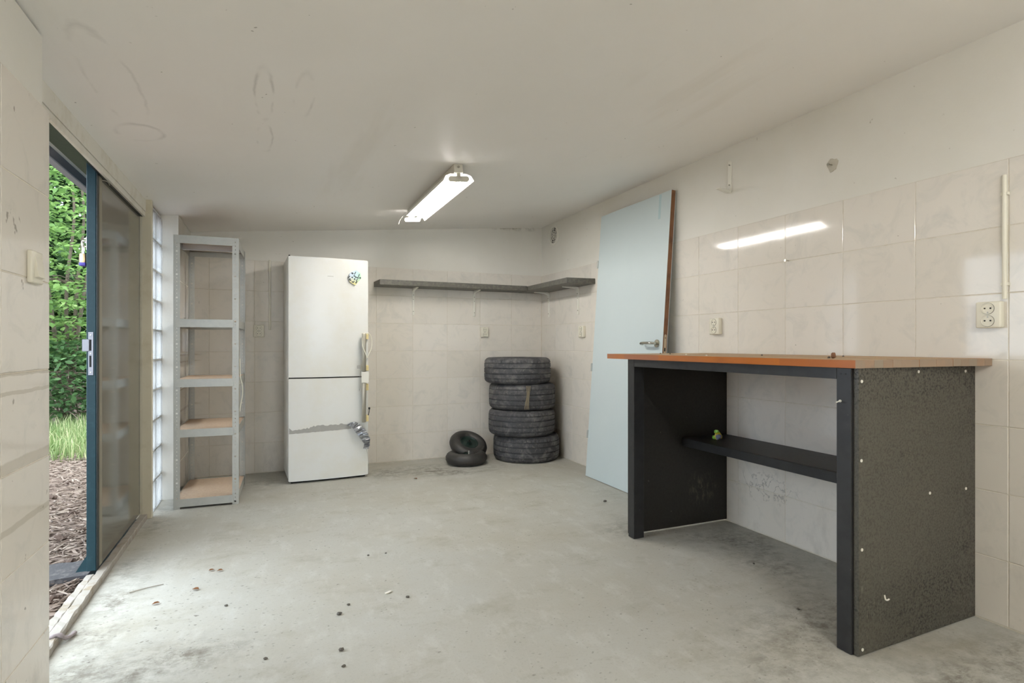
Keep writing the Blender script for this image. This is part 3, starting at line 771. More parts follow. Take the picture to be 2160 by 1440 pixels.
bm = B(); box(bm, .008, W-.008, .05, .064, .03, 1.735); obj('door_seal', bm, RUBBERK, fr)
bm = B(); box(bm, .02, W-.02, .03, .47, 0.001, .032, .003); obj('plinth', bm, DARK, fr)
bm = B(); cyl(bm, (.012, .05, 1.742), (.012, .05, 1.756), .006, 10); cyl(bm, (.012, .05, .006), (.012, .05, .018), .008, 10); obj('hinge_pin', bm, DARK, fr)
bm = B(); box(bm, .285, .33, bulge(.3)-.0012, bulge(.3), 1.598, 1.601); obj('badge_mark', bm, GTAPE, fr)
for (z0, z1, bl) in ((.850, 1.157, ((1.108, 1.15), (.858, .90))), (.447, .762, ((.70, .752), (.452, .50)))):
    bm = B(); box(bm, .543, .574, -.062, -.042, z0, z1, .005, 2); h_ = obj('handle', bm, STEEL, fr, True)
    for a, b in bl:
        bm = B(); box(bm, .556, .597, -.045, .001, a, b, .002); obj('handle_bracket', bm, YELLOWED, h_)['label'] = 'yellowed plastic handle bracket'
bm = B()
rg = random.Random(5)
prism(bm, [(.537, .848), (.594, .851), (.596, .818), (.592, .79), (.597, .765), (.54, .762), (.536, .80)], 1, -.0645, -.0625)
box(bm, .592, .5935, -.0635, .01, .77, .845)
obj('white_tape', bm, WHITEP, fr)['label'] = 'white tape wrapped over both handles'
# torn grey tape across the lower door
def ribbon(pts, y_off, th=.0012):
    bm = B(); A = []; C = []
    for x, zb, zt in pts:
        y = bulge(x)-y_off; A.append((bm.verts.new((x, y, zb)), bm.verts.new((x, y, zt)))); C.append((bm.verts.new((x, y+th, zb)), bm.verts.new((x, y+th, zt))))
    for i in range(len(A)-1):
        bm.faces.new((A[i][0], A[i+1][0], A[i+1][1], A[i][1])); bm.faces.new((C[i][0], C[i][1], C[i+1][1], C[i+1][0]))
        bm.faces.new((A[i][0], C[i][0], C[i+1][0], A[i+1][0])); bm.faces.new((A[i][1], A[i+1][1], C[i+1][1], C[i][1]))
    bm.faces.new((A[0][0], A[0][1], C[0][1], C[0][0])); bm.faces.new((A[-1][0], C[-1][0], C[-1][1], A[-1][1])); return bm
tp = []
for i in range(40):
    x = .006+.46*i/39; base = .385+.014*i/39
    top = base+(.012+.02*min(1, i/8)+rg.uniform(-.006, .006) if i > 2 else .045-.012*i)
    if i > 33: top = base+.03-(i-33)*.002
    tp.append((x, base-rg.uniform(0, .003), top+(.012 if i > 12 else 0)))
obj('torn_tape', ribbon(tp, .0014), GTAPE, ldoor)['label'] = 'torn grey tape strip across the door'
# loose silver tape hanging at the right
bm = B(); pth = smoothpath([(.43, -.025, .432), (.475, -.04, .435), (.515, -.05, .40), (.545, -.055, .36), (.575, -.05, .31), (.585, -.04, .27), (.578, -.035, .235)], 7)
L_ = []
for i, p in enumerate(pth):
    u = i/(len(pth)-1); wd = (.010+.028*math.sin(min(1, u*1.25)*math.pi*.85)) ; tw = 1.0-1.6*u+.5*math.sin(9*u)
    d = Vector((.45*math.cos(tw)+.5, .5*math.sin(tw*2)*.5, .8*(1-u)-.1)).normalized()
    j = lambda: Vector((rg.uniform(-.003, .003), rg.uniform(-.005, .005), rg.uniform(-.003, .003)))
    L_.append([bm.verts.new(p-d*wd+j()), bm.verts.new(p+j()*2), bm.verts.new(p+d*wd+j())])
for a, b in zip(L_, L_[1:]):
    for k in (0, 1): bm.faces.new((a[k], a[k+1], b[k+1], b[k]))
bmesh.ops.solidify(bm, geom=bm.faces[:], thickness=.0012)
obj('hanging_tape', bm, STAPE, ldoor)['label'] = 'crumpled silver tape hanging loose'
bm = B(); tube(bm, smoothpath([(.58, -.03, .245), (.59, -.02, .2), (.602, -.01, .12), (.604, 0, .03)], 5), .0012); obj('tape_thread', bm, GTAPE, ldoor)
bm = B(); tube(bm, smoothpath([(.54, -.066, 1.12), (.545, -.07, 1.05), (.565, -.07, 1.0), (.583, -.06, .96), (.59, -.05, .975), (.62, -.03, 1.03), (.628, -.02, 1.08), (.62, -.02, 1.13), (.598, -.025, 1.158), (.575, -.035, 1.15)], 7), .0035)
obj('looped_cord', bm, CORDW, fr, True)['label'] = 'white cord looped round the upper handle'
bm = B(); tube(bm, smoothpath([(.536, -.067, .86), (.527, -.06, .83), (.53, -.06, .76), (.528, -.03, .7)], 5), .002); box(bm, .505, .53, -.05, -.046, .875, .9); obj('tape_tail', bm, GTAPE, fr)
bm = B(); tube(bm, smoothpath([(.598, -.02, .49), (.604, -.02, .52), (.607, -.02, .55)], 4), .003); box(bm, .600, .614, -.024, -.012, .545, .562, .002); obj('broken_clip', bm, DARK, fr)
# holographic sticker: thin pale foil with dark printed dashes (no recognisable figure)
st = thing('sticker', (.616, 4.636, 1.60), 'small iridescent sticker with dark dashes on the white fridge door', 'sticker', rot=(0, .42, .0464))
def stp(name, polys, mat, d):
    bm = B()
    for p in polys: prism(bm, p, 1, -d, -d+.0008)
    return obj(name, bm, mat, st)
def iri():
    M = Mat('iridescent_foil', srgb(200, 225, 235), .2, .3)
    sp = M.n('ShaderNodeSeparateXYZ'); M.link(M.n('ShaderNodeTexCoord').outputs['Object'], sp.inputs[0])
    M.mix(M.ramp(sp.outputs['X'], 0, .04), srgb(196, 236, 200)); M.mix(M.ramp(sp.outputs['Z'], 0, -.05), srgb(238, 228, 160)); M.mix(M.ramp(sp.outputs['X'], -.005, -.05, 0, .7), srgb(214, 214, 240))
    return M.m
YS = .018
stp('foil', [[(-.012, .055), (.024, .05), (.048, .015), (.03, -.055), (-.02, -.052), (-.046, -.02), (-.046, .015), (-.03, .04)]], iri(), YS)
def dash(cx, cz, l, w_, a): c, s = math.cos(a), math.sin(a); return [(cx+c*u-s*v, cz+s*u+c*v) for u, v in ((-l, -w_), (l, -w_), (l, w_), (-l, w_))]
INK = simple('sticker_ink', srgb(34, 44, 50), .4)
stp('print_marks', [dash(-.012, .03, .013, .003, 1.5), dash(.022, .026, .013, .003, 1.6), dash(-.03, .02, .008, .006, 0), dash(-.008, .008, .006, .005, .2), dash(.006, .004, .007, .005, 0), dash(.022, .006, .007, .005, .2), dash(.038, .014, .006, .006, .1),
     dash(-.018, -.010, .006, .005, .6), dash(.004, -.014, .005, .006, .3), dash(.022, -.012, .009, .003, 1.1), dash(-.041, -.018, .011, .004, 1.4), dash(-.024, -.036, .009, .005, -.1), dash(-.03, -.03, .007, .004, 1.4), dash(.0, -.042, .008, .0045, .1), dash(.007, -.036, .008, .003, 1.5), dash(.026, -.03, .011, .0045, 1.5)], INK, YS+.0009)

# ------------------------------------------------------------------ corner wall shelves and brackets
def board(name, label, corners, z0, z1, cat='shelf'):
    bm = B(); hexa(bm, [(x, y, z0) for x, y in corners]+[(x, y, z1) for x, y in corners])
    bmesh.ops.bevel(bm, geom=bm.edges[:], offset=.002, segments=1, affect='EDGES')
    return tag(obj(name, bm, GREYB), label, cat)
board('wall_shelf', 'dark grey shelf board along the back wall', [(.865, YB(.87)-.235), (2.27, YB(2.27)-.235), (2.27, YB(2.27)-.004), (.853, YB(.85)-.004)], 1.583, 1.629)
board('wall_shelf', 'dark grey shelf board along the right wall in the corner', [(2.2735, 4.155), (XR-.003, 4.135), (XR-.003, YB(XR)-.004), (2.2735, YB(2.27)-.004)], 1.582, 1.627)
def bracket_mesh(arm=.165, leg=.245):
    bm = B(); pts = []
    # profile in the plane (out = -x, up = z): tapering pressed steel arms with a rounded corner
    outer = [(-arm, 0), (-.03, 0), (-.012, -.002), (-.003, -.011), (0, -.03), (0, -leg)]
    inner = [(-.008, -leg), (-.012, -.05), (-.016, -.03), (-.03, -.02), (-.055, -.016), (-arm, -.007)]
    prism(bm, outer+inner, 1, -.011, .011)
    bmesh.ops.bevel(bm, geom=bm.edges[:], offset=.0015, segments=1, affect='EDGES')
    return bm
ba = obj('bracket', bracket_mesh(), WHITEP); ba.location = (0, 0, 0)
BR = [((1.212, YB(1.21)-.001, 1.5825), math.pi/2*-1, 'white shelf bracket nearest the fridge under the back wall shelf'),
      ((1.808, YB(1.81)-.001, 1.5825), -math.pi/2, 'white shelf bracket in the middle of the back wall under the shelf'),
      ((XR-.001, 5.0, 1.5815), 0, 'white shelf bracket close to the corner on the right wall'),
      ((XR-.001, 4.42, 1.5815), 0, 'white shelf bracket beside the blue door on the right wall')]
bpy.data.objects.remove(ba)
bme = mesh('bracket_arm', bracket_mesh(), WHITEP)
bm = B()
for zc in (-.06, -.1, -.21): cyl(bm, (-.018 if zc > -.08 else -.014, 0, zc), (-.008, 0, zc), .004, 10)
bsc = mesh('screw', bm, STEEL)
for loc, rz, lab in BR:
    t = thing('shelf_bracket', loc, lab, 'bracket', rot=(0, 0, rz + (math.pi if abs(rz) > 1 else 0)))
    obj('bracket_arm', bme, None, t); obj('screw', bsc, None, t)
# lone bracket on the plaster, mounted upside down
t = thing('shelf_bracket', (XR+.004, 2.61, 1.972), 'lone white bracket left upside down on the plaster above the tiles', 'bracket', rot=(0, 0, .35))
b2 = xf(bracket_mesh(.16, .195), Matrix.Rotation(math.pi, 4, 'X')); obj('bracket_arm', b2, WHITEP, t)
bm = B()
for zc in (.05, .17): cyl(bm, (-.018, 0, zc), (-.008, 0, zc), .004, 10)
obj('screw', bm, STEEL, t)

# ------------------------------------------------------------------ sockets, switch, conduits, vent
def make_socket(loc, rot, label, w_=.082, h_=.1):
    t = thing('double_socket', loc, label, 'socket', rot=rot)      # faces local -y
    bm = B(); box(bm, -w_/2, w_/2, -.03, 0, -h_/2, h_/2, .006, 3); fp = obj('faceplate', bm, CREAMP, t, True)
    for s in (1, -1):
        zc = s*h_*.235; r = w_*.26
        bm = B(); Z = Matrix.Translation((0, -.0305, zc)) @ Matrix.Rotation(math.pi/2, 4, 'X')
        lathe(bm, [(r, 0), (r, .0025), (r-.003, .0025), (r-.003, -.001), (0.0005, -.001)], 24); xf(bm, Z)
        ins = obj('socket_insert', bm, CREAMP, t, True)
        bm = B(); lathe(bm, [(r+.001, -.0004), (r+.001, .0006), (r+.0001, .0006), (r+.0001, -.0004)], 24, True); xf(bm, Z); obj('shadow_gap', bm, RUBBERK, ins)
        for q in (-1, 1):
            bm = B(); cyl(bm, (q*.0095, -.0312, zc+.001), (q*.0095, -.0292, zc+.001), .003, 10); obj('pin_hole', bm, DARK, ins)
        bm = B(); box(bm, -.0018, .0018, -.032, -.029, zc-s*(r-.006)-.003, zc-s*(r-.006)+.003); obj('earth_clip', bm, STEEL, ins)
    return t
RYW = -math.pi/2   # local -y -> -X : rotate by -90 deg
make_socket((XR-.0005, 1.266, 1.178), (0, 0, RYW), 'cream double socket low on the right, beside the end of the bench')
make_socket((XR-.0005, 2.712, 1.178), (0, 0, RYW), 'cream double socket above the bench, near the blue door')
make_socket((XR-.0005, 4.338, 1.180), (0, 0, RYW), 'cream double socket between the corner and the blue door')
make_socket((1.911, YB(1.91)-.0005, 1.187), (0, 0, ang), 'cream double socket on the back wall under the shelf', .074, .095)
make_socket((-.088, YB(-.09)-.0005, 1.178), (0, 0, ang), 'cream double socket on the back wall between rack and fridge')
sw = thing('light_switch', (XL, 1.938, 1.276), 'cream surface mounted light switch on the wall beside the doorway', 'switch')
bm = B(); box(bm, 0, .013, -.04, .040, -.045, .043, .004, 3); obj('housing', bm, CREAMP, sw, True)
bm = B(); prism(bm, [(.012, -.030), (.022, -.028), (.015, .026), (.012, .026)], 1, -.022, .027); bmesh.ops.bevel(bm, geom=bm.edges[:], offset=.001, segments=1, affect='EDGES'); obj('rocker', bm, CREAMP, sw)
def conduit(x, y, z0, z1, along, label):
    t = thing('cable_conduit', (x, y, z0), label, 'conduit')
    bm = B(); cyl(bm, (0, 0, 0), (0, 0, z1-z0), .008, 14); obj('pipe', bm, CREAMP, t, True)
    for k in (.12, .85):
        bm = B(); z = (z1-z0)*k
        box(bm, *((-.004, .009, -.012, .012) if along else (-.012, .012, -.004, .009)), z-.006, z+.006, .001); obj('clip', bm, CREAMP, t)
conduit(XR-.0085, 1.222, 1.236, 1.70, True, 'thin cream cable conduit above the socket on the right wall')
conduit(-.005, YB(0)-.0085, 1.19, 1.772, False, 'thin white cable conduit above the socket between rack and fridge')
vt = thing('round_vent', (XR+.005, 4.908, 2.131), 'round white ventilation grille high on the right wall in the corner', 'vent', rot=(0, -math.pi/2, 0))
bm = B(); lathe(bm, [(.098, 0), (.098, .006), (.09, .012), (.078, .012), (.074, .004), (.074, 0)], 40); obj('rim', bm, WHITEP, vt, True)
bm = B(); lathe(bm, [(.075, .0005), (.0005, .0005)], 32); lathe(bm, [(.075, -.001), (.0005, -.001)], 32); obj('dark_opening', bm, DARK, vt)
for rr in (.018, .042, .062):
    bm = B(); lathe(bm, [(rr-.0025, .002), (rr+.0025, .002), (rr+.0025, .007), (rr-.0025, .007)], 32, True); obj('grille_ring', bm, WHITEP, vt, True)
for k in range(8):
    bm = B(); box(bm, .008, .076, -.0025, .0025, .002, .0068); xf(bm, Matrix.Rotation(k*math.pi/4, 4, 'Z')); obj('spoke', bm, WHITEP, vt)
# plaster patch with a screw, and a screw hook in the tile joint
t = thing('wall_plug', (XR+.004, 1.937, 1.948), 'rough filler patch with a screw on the plaster above the tiles', 'wall plug')
bm = B(); prism(bm, [(.028*math.cos(a)*(1+.2*math.sin(3*a)), .032*math.sin(a)*(1+.15*math.cos(5*a))) for a in [k*math.pi/8 for k in range(16)]], 0, -.004, .002); obj('filler', bm, simple('grey_filler', srgb(196, 190, 176), .8, bump=(150, 1)), t)
bm = B(); cyl(bm, (-.03, 0, 0), (0, 0, 0), .003, 8); cyl(bm, (-.033, 0, 0), (-.03, 0, 0), .006, 10); obj('screw', bm, STEEL, t)
t = thing('wall_screw', (XR-.001, 2.19, 1.512), 'bright screw standing out of the tile joint over the bench', 'screw')
bm = B(); cyl(bm, (-.022, 0, 0), (0, 0, 0), .003, 8); obj('shank', bm, CHROME, t); bm = B(); cyl(bm, (-.026, 0, 0), (-.022, 0, 0), .007, 12); obj('head', bm, CHROME, t)

# ------------------------------------------------------------------ tyres
def make_tyre(loc, label, rad=.311, h=.236, seed=0, tilt=(0, 0)):
    t = thing('car_tyre', loc, label, 'tyre', 'stacked car tyres', rot=(tilt[0], tilt[1], seed*1.3))
    rr, hh = rad, h/2
    # sidewalls
    for s in (1, -1):
        bm = B()
        prof = [(.195, .40), (.192, .62), (.203, .80), (.225, .93), (.250, .995), (.272, .985), (.288, .93), (.299, .84)]
        lathe(bm, [(r*rr/.311, s*z*hh) for r, z in prof], 64)
        obj('sidewall', bm, TYRE, t, True)
    # tread: ribs separated by grooves, notched shoulder blocks
    bm = B(); n = 144; gro = []
    zs_ = [.84, .80, .62, .61, .56, .55, .25, .24, .18, .17, -.17, -.18, -.24, -.25, -.55, -.56, -.61, -.62, -.80, -.84]
    def rad_at(z, k):
        base = .311-.004*abs(z)**2-.009*max(0, abs(z)-.58)
        if abs(z) >= .79: base = .299 if abs(z) > .82 else .3035
        if abs(z) in (.61, .56): base -= .008
        if abs(z) in (.24, .18): base -= .008
        if abs(z) >= .62 and k % 3 == 0: base -= .006
        if abs(z) in (.55, .25) and k % 4 == 0: base -= .004
        return base*rr/.311
    rings = [[bm.verts.new((rad_at(z, k)*math.cos(2*math.pi*k/n), rad_at(z, k)*math.sin(2*math.pi*k/n), z*hh)) for k in range(n)] for z in zs_]
    for A, C in zip(rings, rings[1:]):
        for k in range(n): bm.faces.new((A[k], A[(k+1) % n], C[(k+1) % n], C[k]))
    obj('tread', bm, TYRE, t, True)
    bm = B(); lathe(bm, [(r*rr/.311, z*hh) for r, z in ((.195, .40), (.20, .39), (.27, .6), (.285, 0), (.27, -.6), (.20, -.39), (.195, -.40))], 48)
    obj('inner_lining', bm, TYRE, t, True)
    return t
t1_ = make_tyre((2.222, 4.852, .118), 'dusty car tyre at the bottom of the stack of four', seed=0)
def nt(loc, label, seed, tilt=(0, 0)): return copy_thing(t1_, loc, label, (tilt[0], tilt[1], seed))
t2_ = nt((2.17, 4.845, .355), 'dusty car tyre second from the floor in the stack, with a white mark', .9)
t3_ = nt((2.176, 4.85, .592), 'dusty car tyre with twine wound round it, second from the top', 2.1)
t4_ = nt((2.128, 4.848, .829), 'dusty car tyre on top of the stack of four', 3.0)
bm = B(); c = Vector((2.176, 4.85, .59))
dv = Vector((-.30, -.954, 0)); side = Vector((.954, -.30, 0))
for q in range(4):
    off = .012*(q-1.5)
    pts = [c+dv*.315+side*(off+.02)+Vector((0, 0, .11)), c+dv*.318+side*(off*.6+.018)+Vector((0, 0, .04)), c+dv*.318+side*(off*.7+.01)+Vector((0, 0, -.03)), c+dv*.312+side*(off+.005)+Vector((0, 0, -.1))]
    tube(bm, smoothpath(pts, 5), .0025, 5)
tag(obj('twine', bm, TWINE), 'frayed pale twine hanging over the tyre second from the top', 'twine')
# ------------------------------------------------------------------ two small wheels
def make_wheel(loc, rot, label, Rm=.131, r=.055):
    t = thing('small_wheel', loc, label, 'wheel', 'small pneumatic wheels', rot=rot)
    bm = B(); prof = [(Rm+r*math.cos(a), r*math.sin(a)*.98) for a in [math.radians(-150+300*k/22) for k in range(23)]]
    # three shallow tread lines
    prof = [(p[0]-(.0025 if k in (9, 11, 13) else 0), p[1]) for k, p in enumerate(prof)]
    lathe(bm, prof, 56); obj('tyre', bm, SMALLT, t, True)
    ri = Rm+r*math.cos(math.radians(150))
    bm = B()
    for s in (1, -1): lathe(bm, [(ri+.012, s*.033), (ri, s*.036), (ri-.006, s*.026), (.045, s*.018), (.022, s*.022), (.022, s*.045), (.013, s*.045)], 32)
    obj('rim', bm, RIM, t, True)
    bm = B(); lathe(bm, [(.0135, .05), (.0135, -.05), (.009, -.05), (.009, .05)], 20, True); obj('hub', bm, DARK, t, True)
    bm = B(); cyl(bm, (-.02, -.06, .02), (-.02, -.062, .066), .0065, 12); cyl(bm, (-.02, -.062, .066), (-.02, -.062, .072), .0065, 12, .003); obj('valve', bm, VALVE, t, True)
    return t
w1 = make_wheel((1.615, 4.82, .0545), (0, 0, .35), 'small black rubber wheel lying flat on the floor by the tyre stack')
w2 = copy_thing(w1, (1.69, 4.985, .136), 'small black rubber wheel leaning on the flat wheel against the wall', (math.radians(31), 0, .18))
w2.scale = (.96, .96, .96)
for c in list(w2.children):
    if c.name.startswith('valve'): bpy.data.objects.remove(c)

# ------------------------------------------------------------------ pale blue door leaning on the right wall
lean = math.atan(.15/2.115)
bd = thing('loose_door', (2.35, 3.978, .003), 'pale blue flush door leaning against the right wall behind the bench', 'door', rot=(0, lean, 0))
DW, DH, DT = .882, 2.118, .039
bm = B(); box(bm, .0008, DT-.0008, -DW+.0005, -.0005, 0, DH); obj('door_core', bm, EDGE, bd)['label'] = 'brown unpainted door edge'
for a, b in ((-.0006, .003), (DT-.003, DT+.0006)):
    bm = B(); box(bm, a, b, -DW, 0, .001, DH, .0005); obj('door_face', bm, BLUE, bd)
bm = B(); zc = 1.02
prism(bm, [(.0195+.010*math.cos(a), 1.125+.010*math.sin(a)) for a in [math.pi*k/8 for k in range(9)]]+[(.0095, .90), (.0295, .90)], 1, -DW-.0015, -DW+.0005)
lp = obj('lock_plate', bm, BRONZE, bd)
for z0, z1, w_ in ((1.108, 1.114, .003), (1.02, 1.044, .005), (.95, .985, .004)):
    bm = B(); box(bm, .0195-w_, .0195+w_, -DW-.002, -DW-.001, z0, z1); obj('lock_hole', bm, DARK, lp)
bm = B(); box(bm, .013, .026, -DW-.009, -DW-.001, .985, 1.008, .002); obj('latch_bolt', bm, BRONZE, lp)
for s, xx in ((-1, -.0006), (1, DT+.0006)):
    hy = -DW+.055; hz = 1.072 if s < 0 else 1.05
    bm = B(); cyl(bm, (xx, hy, hz), (xx+s*.009, hy, hz), .027, 28); bmesh.ops.bevel(bm, geom=[e for e in bm.edges if abs(e.verts[0].co.x-e.verts[1].co.x) < 1e-6 and abs(e.verts[0].co.x-xx) > .005], offset=.002, segments=2, affect='EDGES')
    hd = obj('handle_rose', bm, CHROME, bd, True)
    bm = B(); k_ = .62 if s > 0 else 1
    tube(bm, smoothpath([(xx+s*.005, hy, hz), (xx+s*.035*k_, hy, hz), (xx+s*.052*k_, hy+.008, hz), (xx+s*.056*k_, hy+.03, hz), (xx+s*.055*k_, hy+.09, hz), (xx+s*.05*k_, hy+.118, hz-.002), (xx+s*.038*k_, hy+.132, hz-.004), (xx+s*.022*k_, hy+.134, hz-.004)], 6), .0095, 12)
    obj('lever', bm, CHROME, hd, True)
for zc in (.337, .88, 1.722):
    bm = B(); cyl(bm, (-.004, .005, zc-.032), (-.004, .005, zc+.032), .0075, 14); box(bm, 0, .03, -.001, .002, zc-.03, zc+.03); obj('hinge', bm, GALV, bd, True)
bm = B(); box(bm, -.0016, -.0005, -.78, -.755, 1.94, 2.11); obj('clear_tape', bm, simple('clear_tape', srgb(190, 212, 216), .15), bd)['label'] = 'strip of old clear tape'

# ------------------------------------------------------------------ workbench
wbn = thing('workbench', (1.83, 1.30, 0), 'black workbench with a butcher block top against the right wall', 'workbench')
def wp_(name, bm, mat, par=None, smooth=False):
    xf(bm, Matrix.Translation((-1.83, -1.30, 0))); return obj(name, bm, mat, par or wbn, smooth)
X0, X1, YE = 1.815, XR-.003, 2.826
def yend(x): return 1.297-(x-1.82)*.046
zt, zb = 1.0115, .984
ct = B(); e = .0012
hexa(ct, [(X0+e, yend(X0)+e, zb+e), (X1-e, yend(X1)+e, zb+e), (X1-e, YE-e, zb+e), (X0+e, YE-e, zb+e), (X0+e, yend(X0)+e, zt-e), (X1-e, yend(X1)+e, zt-e), (X1-e, YE-e, zt-e), (X0+e, YE-e, zt-e)])
ctop = wp_('countertop', ct, GLUE)
ns = 16
for i in range(ns):
    a, b = X0+(X1-X0)*i/ns+.0001, X0+(X1-X0)*(i+1)/ns-.0001
    j = R.uniform(-.0008, .0008); k = R.uniform(-.0004, .0004)
    bm = B(); hexa(bm, [(a, yend(a)+j, zb+k), (b, yend(b)+j, zb+k), (b, YE+j, zb+k), (a, YE+j, zb+k), (a, yend(a)+j, zt+k), (b, yend(b)+j, zt+k), (b, YE+j, zt+k), (a, YE+j, zt+k)])
    bmesh.ops.bevel(bm, geom=bm.edges[:], offset=.0004 if i < ns-1 else .001, segments=1, affect='EDGES')
    wp_('stave', bm, STAVE, ctop)
def yp(x): return 1.302+(x-1.84)*.028
xf0 = 1.838
bm = B(); hexa(bm, [(xf0, yp(xf0), .004), (X1, yp(X1), .004), (X1, yp(X1)+.018, .004), (xf0, yp(xf0)+.018, .004), (xf0, yp(xf0), zb), (X1, yp(X1), zb), (X1, yp(X1)+.018, zb), (xf0, yp(xf0)+.018, zb)])
sp1 = wp_('side_panel', bm, BLACKB)
for x, y, z in ((1.845, 0, .939), (2.172, 0, .966), (2.471, 0, .962), (1.843, 0, .669), (2.241, 0, .516), (2.474, 0, .508), (1.846, 0, .365), (1.849, 0, .024), (2.23, 0, .70)):
    if z == .70: continue
    xx = x+.008 if x < 1.9 else x
    bm = B(); cyl(bm, (xx, yp(xx)-.0018, z), (xx, yp(xx)+.002, z), .0055, 14); cyl(bm, (xx, yp(xx)-.0019, z), (xx, yp(xx)-.0012, z), .0018, 8); wp_('screw_cap', bm, WHITEP, sp1, True)
# pale curl of paint knocked off near the foot
bm = B(); tube(bm, smoothpath([(1.975, yp(1.98)-.001, .188), (1.98, yp(1.98)-.001, .173), (1.99, yp(1.98)-.001, .168), (2.0, yp(1.98)-.001, .17)], 5), .0028, 6); wp_('chipped_mark', bm, WHITEP, sp1)
bm = B(); box(bm, xf0, X1, 2.632, 2.65, .012, zb); wp_('side_panel', bm, SHADEDB)
for (y0, y1) in ((1.3212, 1.377), (2.579, 2.6315)):
    bm = B(); box(bm, 1.828, 1.895, y0, y1, .001, zb, .002); lg = wp_('leg', bm, BLACKP)
    if y0 < 2:
        bm = B(); cyl(bm, (1.824, 1.361, .868), (1.828, 1.361, .868), .0045, 12); tube(bm, [(1.823, 1.361, .868), (1.80, 1.357, .864)], .0022); wp_('bent_nail', bm, WHITEP, lg)['label'] = 'white nail sticking out'
        for yy in (1.342, 1.36):
            bm = B(); cyl(bm, (1.8274, yy, .963), (1.829, yy, .963), .003, 8); wp_('screw_hole', bm, DARK, lg)
    else:
        for yy in (2.597, 2.613):
            bm = B(); cyl(bm, (1.8274, yy, .963), (1.829, yy, .963), .003, 8); wp_('screw_hole', bm, DARK, lg)
bm = B(); box(bm, 1.829, 1.874, 1.377, 2.579, .944, zb, .001); wp_('rail', bm, BLACKP)
bm = B(); box(bm, 2.50, X1, 1.33, 2.632, .944, zb); wp_('rail', bm, BLACKP)
bm = B(); box(bm, 2.208, X1-.002, 1.325, 2.631, .506, .524, .001); wp_('lower_shelf', bm, SHADEDB)
bm = B(); box(bm, 2.20, 2.235, 1.323, 2.631, .478, .523, .001); wp_('shelf_rail', bm, BLACKP)

# crumpled wrapper on the lower shelf
t = thing('crumpled_wrapper', (2.345, 2.50, .524), 'crumpled yellow and green wrapper on the lower shelf of the bench', 'wrapper')
def lump(rx, ry, rz, c, seed, amp=.25):
    bm = B(); bmesh.ops.create_icosphere(bm, subdivisions=2, radius=1); r = random.Random(seed)
    for v in bm.verts:
        v.co *= 1+r.uniform(-amp, amp); v.co = Vector((v.co.x*rx+c[0], v.co.y*ry+c[1], max(v.co.z*rz+c[2], 0)))
    return bm
obj('yellow_foil', lump(.022, .022, .024, (0, 0, .02), 1), simple('yellow_foil', srgb(206, 190, 56), .35), t)
obj('green_foil', lump(.014, .016, .012, (-.002, .008, .042), 2), simple('green_foil', srgb(150, 206, 84), .35), t)
obj('green_foil', lump(.010, .012, .012, (-.008, .018, .009), 3), bpy.data.materials['green_foil'], t)
obj('grey_label', lump(.016, .014, .017, (-.008, -.014, .016), 4), simple('blue_grey_print', srgb(122, 130, 160), .4), t)
# bits on the bench top
t = thing('rusty_nut', (1.98, 1.503, 1.0117), 'small rusty brown lump standing on the bench top', 'lump')
obj('lump', lump(.009, .009, .012, (0, 0, .011), 5, .15), simple('rusty_brown', srgb(126, 88, 62), .8), t); obj('crumb', lump(.005, .005, .004, (-.004, .017, .003), 6), STONE, t)
for i, (px, py) in enumerate(((1.95, 2.3), (2.2, 2.05), (2.05, 2.55), (1.9, 2.1), (2.3, 1.7), (2.1, 2.7))):
    o = obj('wood_crumb', lump(.005, .004, .003, (0, 0, .002), 20+i), STONE if i % 3 else WHITEP, loc=(px, py, 1.0118))
    tag(o, ('crumb halfway along the front of the bench top', 'crumb near the wall in the middle of the bench top', 'crumb towards the blue door end of the bench top', 'pale crumb on the front edge of the bench top', 'crumb near the wall behind the rusty lump', 'crumb at the far end of the bench top')[i], 'crumb', 'crumbs on the bench top')

# ------------------------------------------------------------------ small litter on the floor
def floor_pt(px, py, z=0):
    th = .40406; d = Vector((math.sin(th), math.cos(th))); r = Vector((math.cos(th), -math.sin(th)))
    t = 1191.6*(CAMZ-z)/(py-727.1); v = (d+r*((px-1080)/1191.6))*t; return v.x, v.y
for i, (px, py, k) in enumerate(((471, 1204, 1), (420, 1245, 1), (440, 1206, 1), (338, 1273, 1), (880, 1011, 1))):
    x, y = floor_pt(px, py); bm = B(); P, F = leafmesh(.026+.008*R.random()); vs = [bm.verts.new((p[0], p[1], p[2]+.004+.25*abs(p[1]))) for p in P]
    for f in F: bm.faces.new([vs[q] for q in f])
    bmesh.ops.solidify(bm, geom=bm.faces[:], thickness=.0006)
    o = obj('dead_leaf', bm, DEADL, loc=(x, y, .002), rot=(0, 0, R.uniform(0, 6))); tag(o, ('larger orange brown leaf of the pair on the floor', 'brown leaf lying on its own in front of the pair', 'small dark leaf scrap left of the orange brown leaf', 'brown leaf scrap nearest the door sill', 'small orange scrap on the floor beside the fridge')[i], 'leaf', 'dead leaves on the floor')
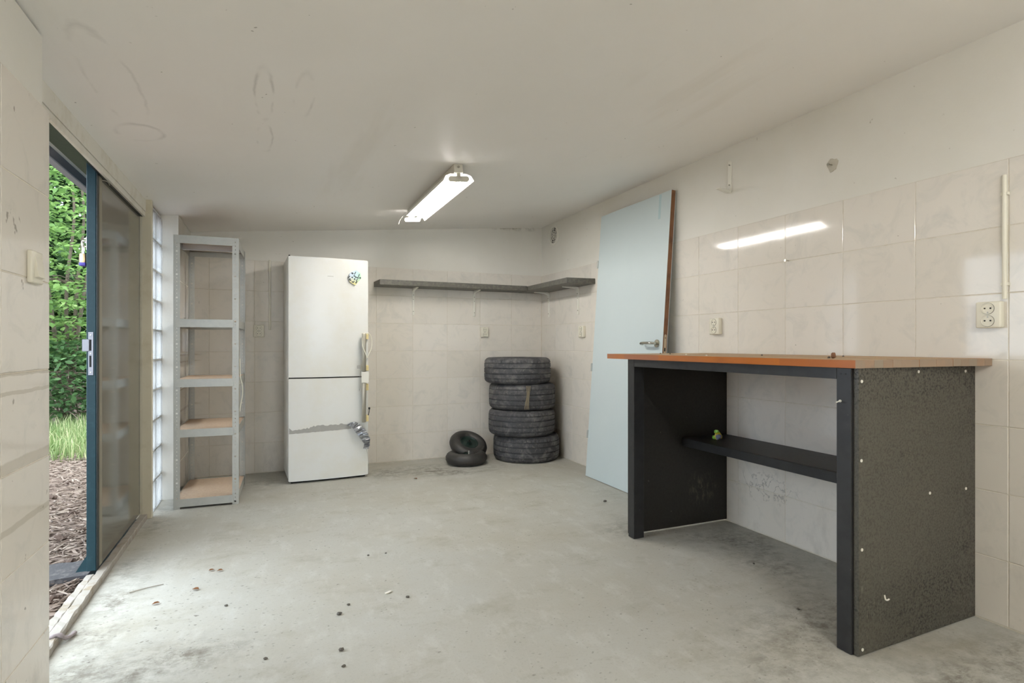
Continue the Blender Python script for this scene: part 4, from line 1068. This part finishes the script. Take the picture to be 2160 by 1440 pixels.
for i, (px, py) in enumerate(((477, 1278), (716, 1296), (720, 1372), (1276, 1058), (735, 1276), (777, 1172), (814, 1167), (725, 1406), (1590, 1189), (1683, 1285), (560, 1390), (860, 1260))):
    x, y = floor_pt(px, py); s = R.uniform(.005, .008)*(1.6 if i == 3 else 1.25 if i in (1, 2) else 1)
    o = obj('pebble', lump(s, s*.8, s*.6, (0, 0, s*.5), 40+i, .2), STONE, loc=(x, y, 0)); tag(o, ('dark pebble among the leaf scraps near the door', 'round dark pebble in the middle of the foreground floor', 'dark pebble right below the round one in the foreground', 'largest dark crumb at the foot of the blue door', 'tiny pebble just above the round foreground pebble', 'left of two tiny pebbles in the middle of the floor', 'right of two tiny pebbles in the middle of the floor', 'tiny pebble at the bottom edge of the photo', 'brown pebble on the floor under the workbench', 'brown pebble in front of the near bench leg', 'tiny pebble in the left foreground of the floor', 'tiny pebble right of the white flake')[i], 'pebble', 'pebbles on the floor')
x, y = floor_pt(820, 1250); o = obj('paint_flake', lump(.02, .008, .004, (0, 0, .003), 60, .2), WHITEP, loc=(x, y, 0), rot=(0, 0, .4)); tag(o, 'small white flake lying on the open floor', 'flake')
x0_, y0_ = floor_pt(273, 1251); x1_, y1_ = floor_pt(345, 1233)
bm = B(); tube(bm, smoothpath([(x0_, y0_, .003), ((x0_+x1_)/2, (y0_+y1_)/2+.003, .004), (x1_, y1_, .003)], 5), .0017, 6); tag(obj('twig', bm, simple('pale_twig', srgb(138, 130, 116), .85)), 'thin straight twig on the floor near the door sill', 'twig')

x0_, y0_ = floor_pt(108, 1322, .03); x1_, y1_ = floor_pt(158, 1338)
bm = B(); tube(bm, smoothpath([(-.735, 2.47, .028), (-.715, 2.465, .034), (-.692, 2.475, .035), (-.672, 2.49, .014), (x1_, y1_, .008)], 6), .0075, 8, [.35+.65*min(1, k/12)*(1-.25*math.sin(k*1.3)) for k in range(25)])
tag(obj('twisted_rag', bm, simple('grey_mauve_rag', srgb(150, 140, 140), .9, bump=(90, 1)), None, True), 'short twisted grey rag lying across the door sill', 'rag')
